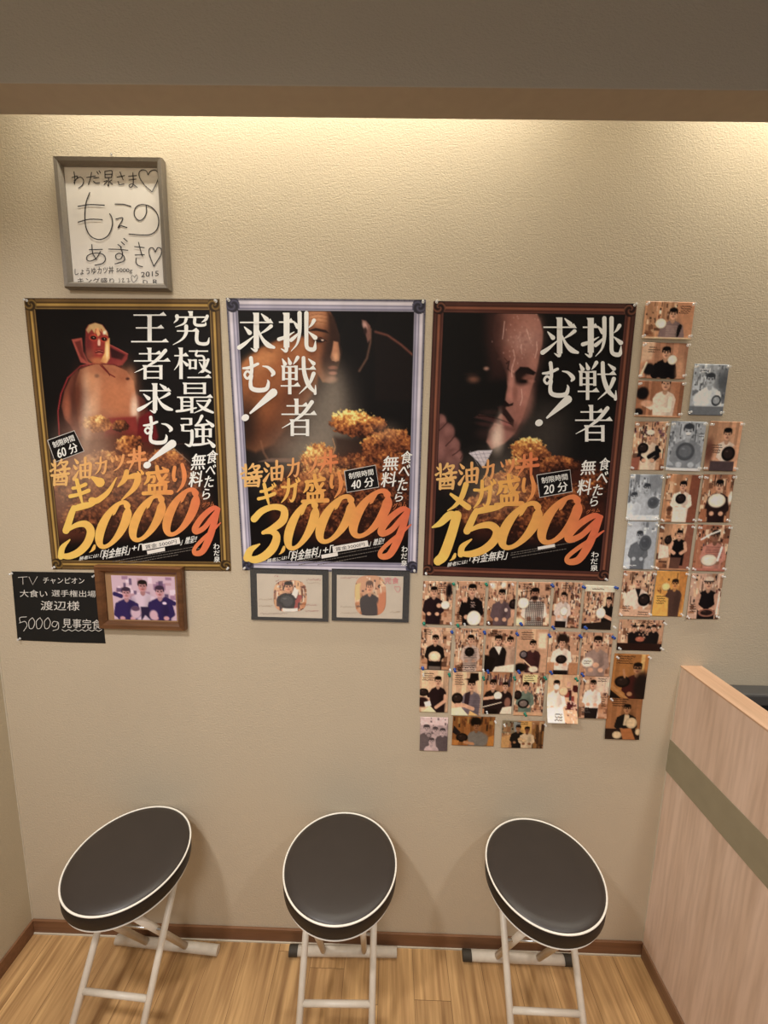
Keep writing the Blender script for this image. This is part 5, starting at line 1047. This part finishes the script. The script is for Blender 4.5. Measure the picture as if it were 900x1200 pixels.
for i, (bx, tone, label, short, curl, fn) in enumerate(PH):
    x0, y0, x1, y1 = bx
    if i < 16: x0 += 2.4
    else: x0 += .8; x1 -= 1.6
    wx0 = float(W(x0, y0)[0]); wx1 = float(W(x1, y0)[0])
    zt = float(W((x0+x1)/2, y0)[1]); zb = float(W((x0+x1)/2, y1)[1])
    ww, hh = wx1-wx0, zt-zb
    land = ww > hh
    Wd, Hd = (60, 43) if land and i < 3 else (60, 43) if land else (38, 50)
    nx, ny = (64, 46) if land else (46, 62)
    U, V_ = np.meshgrid(np.linspace(0, 1, nx), np.linspace(0, 1, ny))
    c = Ph(U*Wd, V_*Hd, (196, 146, 112)); c.w, c.h = Wd, Hd
    fn(c); c.tone(tone); c.grain(.16, 2.2, i)
    X = (U-.5)*ww; Zz = (.5-V_)*hh
    rr = random.Random(i)
    cl = curl if curl else rr.uniform(.0004, .0018)
    Yy = -(cl*V_**3 + .0006*np.sin(U*3.1+i))
    me = mesh_arrays('photo_print', np.column_stack([X.ravel(), Yy.ravel(), Zz.ravel()]), grid_faces(nx, ny))
    set_ink(me, c.ink())
    o = link('photo_print', me, M['gloss_print'], None, True)
    o.location = ((wx0+wx1)/2, -POFF, (zt+zb)/2); o.rotation_euler = (0, math.radians(rr.uniform(-.8, .8)), 0)
    md = o.modifiers.new('thickness', 'SOLIDIFY'); md.thickness = .0004; md.offset = 1 if False else -1
    tag(o, label, 'photo', 'snapshots pinned to the wall')
    photos.append((o, short, bx))

# ------------------------------------------------------------------ push pins
def pin_mesh(kind):
    bm = bmesh.new()
    prof = [(0, .0145), (.0034, .0145), (.0040, .0138), (.0038, .0128), (.0024, .0115), (.0020, .0085), (.0024, .0055), (.0042, .0046), (.0046, .0038), (.0042, .0030), (.0005, .0028), (.0005, -.004), (0, -.006)]
    lathe(bm, prof, 18, [0]*10+[1, 1])
    bmesh.ops.recalc_face_normals(bm, faces=bm.faces)
    me = bpy.data.meshes.new('push_pin_'+kind); bm.to_mesh(me); bm.free()
    me.materials.append(M['pin_'+kind]); me.materials.append(M['metal'])
    return me
PINS = {k: pin_mesh(k) for k in ('clear', 'blue', 'green')}
def pin(px, py, kind, label, grp):
    x, z = W(px, py); o = bpy.data.objects.new('push_pin', PINS[kind]); COL.objects.link(o)
    rr = random.Random(int(px*31+py))
    k = .78 if kind == 'clear' else 1.0; o.scale = (k, k, k); o.location = (float(x), -.0015, float(z)); o.rotation_euler = (math.radians(90+rr.uniform(-9, 9)), math.radians(rr.uniform(-9, 9)), 0)
    return tag(o, label, 'pin', grp)
CN = ['top left', 'top right', 'bottom left', 'bottom right']
done = []
def corner_pins(bx, short, which='0123', kind='clear', inset=3.2):
    x0, y0, x1, y1 = bx; s = .105*(y1-y0)*(x0-400)/330
    cs = [(x0+inset, y0+inset), (x1-inset*.8, y0+inset), (x0-s+inset, y1-inset), (x1-s-inset*.8, y1-inset)]
    for k in which:
        k = int(k); p = cs[k]
        if any(abs(p[0]-a)+abs(p[1]-b) < 5.0 for a, b in done): continue
        done.append(p); pin(p[0], p[1], kind, f'{kind} push pin in the {CN[k]} corner of the {short}', f'{kind} push pins')
for i in range(16): corner_pins(PH[i][0], photos[i][1])
corner_pins(PH[16][0], photos[16][1], '123'); corner_pins(PH[17][0], photos[17][1], '01'); corner_pins(PH[18][0], photos[18][1], '0')
LOW = [  # (photo index, corner, colour, px, py)
 (19,0,'clear',497.5,685),(19,1,'green',531,683.5),(19,2,'green',496.5,729.5),(19,3,'clear',528,729.5),(20,1,'green',569,683.5),(20,2,'green',536,731.5),(20,3,'clear',544,730.5),
 (21,0,'clear',575,684),(21,1,'clear',600,684),(21,2,'clear',572,729),(22,2,'blue',609.5,730),(22,1,'blue',646,684.5),(23,2,'blue',647,733.5),(23,1,'blue',682.5,687),(24,2,'blue',684.5,734.5),(24,1,'blue',720,688),(24,3,'clear',718.5,734),
 (25,1,'blue',529,739.5),(25,2,'blue',495,781.5),(25,3,'clear',527,784),(26,1,'blue',567,739.5),(26,2,'blue',532.5,783),(26,3,'clear',566,784),(27,1,'blue',605,741.5),(27,2,'blue',571,785),(28,2,'blue',607,785.5),(28,1,'blue',642.5,743),
 (29,1,'blue',678.5,744),(29,2,'blue',644.5,786),(30,1,'blue',717,745.5),(30,2,'blue',681,788.5),
 (31,0,'clear',496,789),(31,1,'green',526,789),(32,1,'green',566,792.5),(33,1,'green',602,792.5),(34,1,'green',637.5,793),(34,2,'green',614.5,835),(33,2,'clear',570,833),(35,1,'green',674,794),
 (38,1,'clear',580,844.5),(39,0,'clear',590.5,848),(39,1,'clear',638,848),(36,0,'clear',684,796)]
for pi, k, kind, x, y in LOW: pin(x, y, kind, f'{kind} push pin in the {CN[k]} corner of the {photos[pi][1]}', f'{kind} push pins')
for q_, nm in (([(33, 353), (254, 353.5), (268, 665), (65, 664)], 'gold-bordered poster'), ([(269, 353), (495.5, 354.5), (485.5, 668), (287.5, 665)], 'silver-bordered poster'), ([(511.5, 355), (742.5, 358.5), (709, 678), (499, 671.5)], 'copper-bordered poster')):
    for k, p in zip((0, 1, 3, 2), q_): pin(p[0], p[1], 'clear', f'clear push pin in the {CN[k]} corner of the {nm}', 'clear push pins')

# ------------------------------------------------------------------ black handwritten sign
org = tuple(float(v) for v in (W(69, 750)[0], 0, W(69, 752)[1]))
sg = empty('paper_sign', org); tag(sg, 'black paper sign handwritten in white, pinned beside the small walnut frame', 'sign')
q = [np.array(W(*p)) for p in ((14, 669.5), (114, 671), (124, 754), (21, 750))]
U, V_ = np.meshgrid(np.linspace(0, 1, 24), np.linspace(0, 1, 24))
Pq = (q[0][:, None, None]*(1-U)*(1-V_)+q[1][:, None, None]*U*(1-V_)+q[2][:, None, None]*U*V_+q[3][:, None, None]*(1-U)*V_)
Yy = -(.0012+.0006*np.sin(U*5)*V_+.006*np.clip(U-.35, 0, 1)*np.clip(V_-.5, 0, 1)**2*4*(1-U)*1.6)
# (the loose lower edge lifts a little off the wall)
o = link('sign_sheet', mesh_arrays('sign_sheet', np.column_stack([Pq[0].ravel()-org[0], Yy.ravel(), Pq[1].ravel()-org[2]]), grid_faces(24, 24)), M['slate'], sg, True)
t = Letters(); KW = WHT
z36 = lambda x, y: (x/3.6, 650+y/3.6)
def sf(s_, x0, y0, x1, y1, dy=0, bold=0.004): t.font(s_, z36(x0, y0), z36(x1, y0+dy), z36(x0, y1), KW, bold)
t.ribbon([z36(76, 96), z36(116, 93)], .55, KW); t.ribbon([z36(96, 95), z36(97, 126)], .55, KW); t.ribbon([z36(122, 93), z36(138, 127), z36(158, 92)], .55, KW, sharp=True)
sf('チャンピオン', 182, 95, 356, 122, 2); sf('大食い', 84, 148, 200, 178, 2); sf('選手権出場', 218, 148, 404, 176, 4); sf('渡辺様', 172, 194, 336, 234, 2)
t.ribbon([z36(112, 262), z36(84, 266), z36(86, 286)], .7, KW); t.ribbon([z36(82, 288), z36(106, 282), z36(114, 300), z36(100, 322)], .7, KW)
for cx in (134, 166, 200): t.ribbon([z36(cx+2, 266), z36(cx-12, 282), z36(cx-9, 310), z36(cx+6, 308), z36(cx+13, 284), z36(cx+4, 266)], .7, KW)
t.ribbon([z36(244, 284), z36(226, 282), z36(220, 298), z36(234, 304), z36(246, 286), z36(246, 312), z36(224, 320)], .7, KW)
sf('見事完食', 264, 268, 428, 308, 6)
t.ribbon([z36(262+k*14, 319+(3 if k % 2 else -3)) for k in range(13)], .7, KW)
t.build('white_handwriting', sg, .0030, M['chalk'], org, ink=False)
# ------------------------------------------------------------------ small walnut frame with a photograph
bx0, bx1, bz0, bz1 = -.836, -.585, 1.092, 1.281
org = ((bx0+bx1)/2, 0, bz0)
wf = empty('framed_photograph', org); tag(wf, 'small walnut frame with a photo of three people in dark tops, under the gold-bordered poster', 'picture frame')
moulding('frame_moulding', bx0, bx1, bz0, bz1, .022, .020, M['brownframe'], wf, org, -.0022)
box('card_mount', .014+bx0-org[0], bx1-.014-org[0], -.0075, -.0022, .014, bz1-bz0-.014, M['kraft'], wf)
Wd, Hd = 60, 43
U, V_ = np.meshgrid(np.linspace(0, 1, 84), np.linspace(0, 1, 62))
c = Ph(U*Wd, V_*Hd, (206, 190, 190)); c.w, c.h = Wd, Hd
c.rects(40, 0, 0, 60, 22, [(236, 226, 222), (90, 74, 100), (190, 160, 160), (150, 120, 140)], (2, 6), (2, 7), 77)
c.man(29, 10, 5.4, (214, 206, 206), skin=(196, 150, 140)); c.man(13, 17, 5.2, (48, 38, 84), hair=(60, 44, 60), skin=(206, 166, 160)); c.man(45, 15, 5.4, (46, 36, 80), hair=(60, 44, 60), skin=(206, 166, 160))
c.line([(2, 18), (8, 20)], 4, (48, 38, 84)); c.line([(50, 22), (58, 26)], 4.5, (46, 36, 80)); c.poly([(26, 30), (34, 30), (36, 44), (30, 38), (26, 44)], (40, 34, 60))
c.ell(21, 36, 5, 6, (206, 190, 190)); c.ell(21, 32, 4, 2.4, (90, 70, 90)); c.ell(38, 38, 4, 5, (206, 180, 180)); c.ell(49, 26, 2, 1.4, (230, 220, 230))
c.C = c.C*np.array([.96, .90, .98])
px0, px1, pz0, pz1 = bx0+.040, bx1-.027, bz0+.026, bz1-.030
me = mesh_arrays('photo', np.column_stack([(px0+(px1-px0)*U).ravel()-org[0], np.full(U.size, -.0081), (pz1+(pz0-pz1)*V_).ravel()-org[2]]), grid_faces(84, 62)); set_ink(me, c.ink())
link('mounted_photo', me, M['gloss_print'], wf)

# ------------------------------------------------------------------ two certificates in black card under the silver poster
def cert(outer, inner, oval, label, kind):
    q = [float(v) for v in (W(outer[0], outer[1])[0], W(outer[2], outer[1])[0], W((outer[0]+outer[2])/2, outer[3])[1], W((outer[0]+outer[2])/2, outer[1])[1])]
    x0, x1, z0, z1 = q; org = ((x0+x1)/2, 0, z0)
    r = empty('certificate', org); tag(r, label, 'certificate', 'certificates under the silver-bordered poster')
    box('black_mount', x0-org[0], x1-org[0], -.0048, -.0030, 0, z1-z0, M['blackcard'], r, .0004)
    box('black_mount_lip', x0-org[0], x1-org[0], -.0058, -.0048, 0, .010, M['blackcard'], r)
    ix0, ix1 = float(W(inner[0], inner[1])[0])-org[0], float(W(inner[2], inner[1])[0])-org[0]
    iz1, iz0 = float(W(inner[0], inner[1])[1])-org[2], float(W(inner[0], inner[3])[1])-org[2]
    box('paper', ix0, ix1, -.0054, -.0048, iz0, iz1, M['certpaper'], r)
    # octagonal photograph
    U, V_ = np.meshgrid(np.linspace(-1, 1, 56), np.linspace(-1, 1, 56))
    c = Ph((U+1)*19, (V_+1)*19, (196, 150, 120)); c.w = c.h = 38
    if kind == 0:
        c.shelf(91); c.man(17, 8, 6, (60, 46, 50)); c.poly([(24, 8), (30, 10), (26, 22), (20, 20)], (226, 220, 216)); c.line([(30, 20), (26, 34)], 5, (150, 70, 66)); c.bowl(15, 25, 10, 9, (40, 38, 40), (64, 64, 66)); c.poly([(10, 34), (28, 34), (28, 38), (10, 38)], (225, 220, 215))
    else:
        c.shelf(92, dens=.5); c.man(18, 11, 5.4, (48, 40, 44), hair=(90, 66, 56)); c.ell(18, 32, 11, 10, (46, 38, 40)); c.poly([(29, 18), (38, 14), (38, 38), (28, 38)], (190, 120, 84), 1.5); c.poly([(0, 8), (5, 4), (7, 22), (1, 24)], (206, 186, 130), 1)
    c.C = c.C*np.array([.96, .94, .92])+6
    cx, cy, rx, ry = oval
    rr = np.maximum(np.abs(U), np.abs(V_)); k = np.where(rr > 0, rr/np.maximum((np.abs(U)**3.2+np.abs(V_)**3.2)**(1/3.2), 1e-6), 1)
    X, Z_ = W(cx+rx*U*k, cy+ry*V_*k, .006)
    me = mesh_arrays('oval_photo', np.column_stack([X.ravel()-org[0], np.full(X.size, -.0057), Z_.ravel()-org[2]]), grid_faces(56, 56)); set_ink(me, c.ink())
    link('oval_photo', me, M['gloss_print'], r)
    t = Letters(); rd = (150, 84, 80); gy = (150, 128, 108); n = random.Random(kind)
    def scr(x, y, l, col, hgt=2.2):
        k = x
        while k < x+l:
            d = n.uniform(1, 2.4); t.ribbon([(k, y+n.uniform(-hgt/2, hgt/2)), (k+d*.5, y+n.uniform(-hgt/2, hgt/2)), (k+d, y+n.uniform(-hgt/2, hgt/2))], .4, col, n=4); k += d+.6
    if kind == 0:
        scr(321.5, 675, 5, rd, 4); scr(323, 680, 5, rd, 4); scr(359, 679, 17, rd, 3); scr(360, 683, 16, gy); scr(303.5, 702, 15, gy); scr(303.5, 710, 16, gy); scr(305, 719, 30, (130, 104, 96)); scr(359, 709, 11, rd); scr(358, 716, 14, rd)
    else:
        scr(399, 677, 20, rd, 2.4); scr(399, 711, 17, gy); scr(399, 718, 18, gy); scr(457, 717, 12, gy)
        t.font('完食', (450.5, 676.5), (467.5, 676.5), (450.5, 684), (196, 120, 124), .01)
        t.ribbon([(465, 688), (462.5, 687), (463, 690.5), (466.5, 694), (469, 689.5), (467.3, 687), (465, 688)], .5, (196, 120, 124))
    t.build('handwriting', r, .0062, None, org)
    box('clear_sleeve', x0-.004-org[0], x1+.004-org[0], -.0072, -.0068, -.003, z1-z0-.002, M['sleeve'], r)
cert((293.5, 666, 385, 726.5), (301.5, 671.5, 378, 724), (340, 698.5, 19.5, 18.5), 'black-mounted certificate with an oval photo of a person holding a black pan', 0)
cert((389, 667, 480.5, 727.5), (395, 673, 472.7, 722.5), (434, 698, 18.5, 23.5), 'black-mounted certificate with an oval photo and pink writing in its corner', 1)

# sign tacks
for k, (x, y) in zip((0, 1, 2), ((15.5, 671.5), (112, 674), (25, 747.5))): pin(x, y, 'clear', f'clear push pin in the {CN[k]} corner of the black handwritten sign', 'clear push pins')

# ------------------------------------------------------------------ folding stools
def stool(cx, cy, yaw, label, caps):
    r = empty('folding_stool', (cx, cy, 0), math.radians(yaw)); tag(r, label, 'stool', 'folding stools along the wall')
    R, zt, th = .153, .500, .050
    bm = bmesh.new()
    prof = [(0, zt+.009), (.05, zt+.0085), (.10, zt+.0065), (.13, zt+.004), (.146, zt+.001), (R, zt-.004), (R+.0015, zt-.012), (R+.001, zt-th+.010), (R-.004, zt-th+.002), (R-.010, zt-th), (0, zt-th)]
    lathe(bm, prof, 96, [0, 0, 0, 0, 0, 1, 1, 1, 1, 1])
    seat = from_bm('seat_cushion', bm, [M['vinyl'], M['vinyl_side']], r)
    bm = bmesh.new(); torus(bm, R, .0023, zt-.0025, 96); from_bm('seat_piping', bm, M['piping'], seat)
    bm = bmesh.new(); torus(bm, R-.004, .0021, zt-th+.001, 96); from_bm('seat_piping', bm, M['piping'], seat)
    bm = bmesh.new(); lathe(bm, [(0, zt-th), (.135, zt-th), (.135, zt-th-.008), (.12, zt-th-.012), (0, zt-th-.012)], 48); from_bm('seat_plate', bm, M['steel'], r)
    a, b = .095, .066
    A0, A1 = (.10, .446), (-.19, .016)       # (y,z) long pair: back of seat -> front of floor
    B0, B1 = (-.10, .446), (.126, .016)      # short pair: front of seat -> bar at the wall
    for s in (-1, 1):
        tube('leg', (s*a, A0[0], A0[1]), (s*a, A1[0], A1[1]), .0092, M['steel'], r)
        tube('leg', (s*b, B0[0], B0[1]), (s*b, B1[0], B1[1]), .0088, M['steel'], r)
    k = .655; tube('crossbar', (-a, A0[0]+(A1[0]-A0[0])*k, A0[1]+(A1[1]-A0[1])*k), (a, A0[0]+(A1[0]-A0[0])*k, A0[1]+(A1[1]-A0[1])*k), .0072, M['steel'], r)
    k = .39; tube('pivot_rod', (-a, A0[0]+(A1[0]-A0[0])*k, A0[1]+(A1[1]-A0[1])*k), (a, A0[0]+(A1[0]-A0[0])*k, A0[1]+(A1[1]-A0[1])*k), .004, M['metal'], r)
    tube('crossbar', (-a, .085, .424), (a, .085, .424), .0072, M['steel'], r); tube('crossbar', (-b, -.085, .418), (b, -.085, .418), .0072, M['steel'], r)
    for y, l, cp in ((B1[0], .172, caps), (A1[0], .172, (1, 1))):
        fb = tube('foot_bar', (-l, y, .0145), (l, y, .0145), .0138, M['steel'], r)
        for s, on in zip((-1, 1), cp):
            if on: 
                bm = bmesh.new(); add_tube(bm, (s*(l-.024), y, .0150), (s*(l+.004), y, .0150), .0148, 20); from_bm('end_cap', bm, M['rubber'], fb)
    return r
stool(-.699, -.160, -3.2, 'folding stool with worn leg paint, in the corner by the side wall', (0, 0))
stool(-.112, -.160, 1.2, 'scuffed folding stool with one dark end cap showing, in the middle of the three', (1, 0))
stool(.445, -.160, -.5, 'folding stool with two dark end caps on its rear bar, nearest the oak partition', (1, 1))
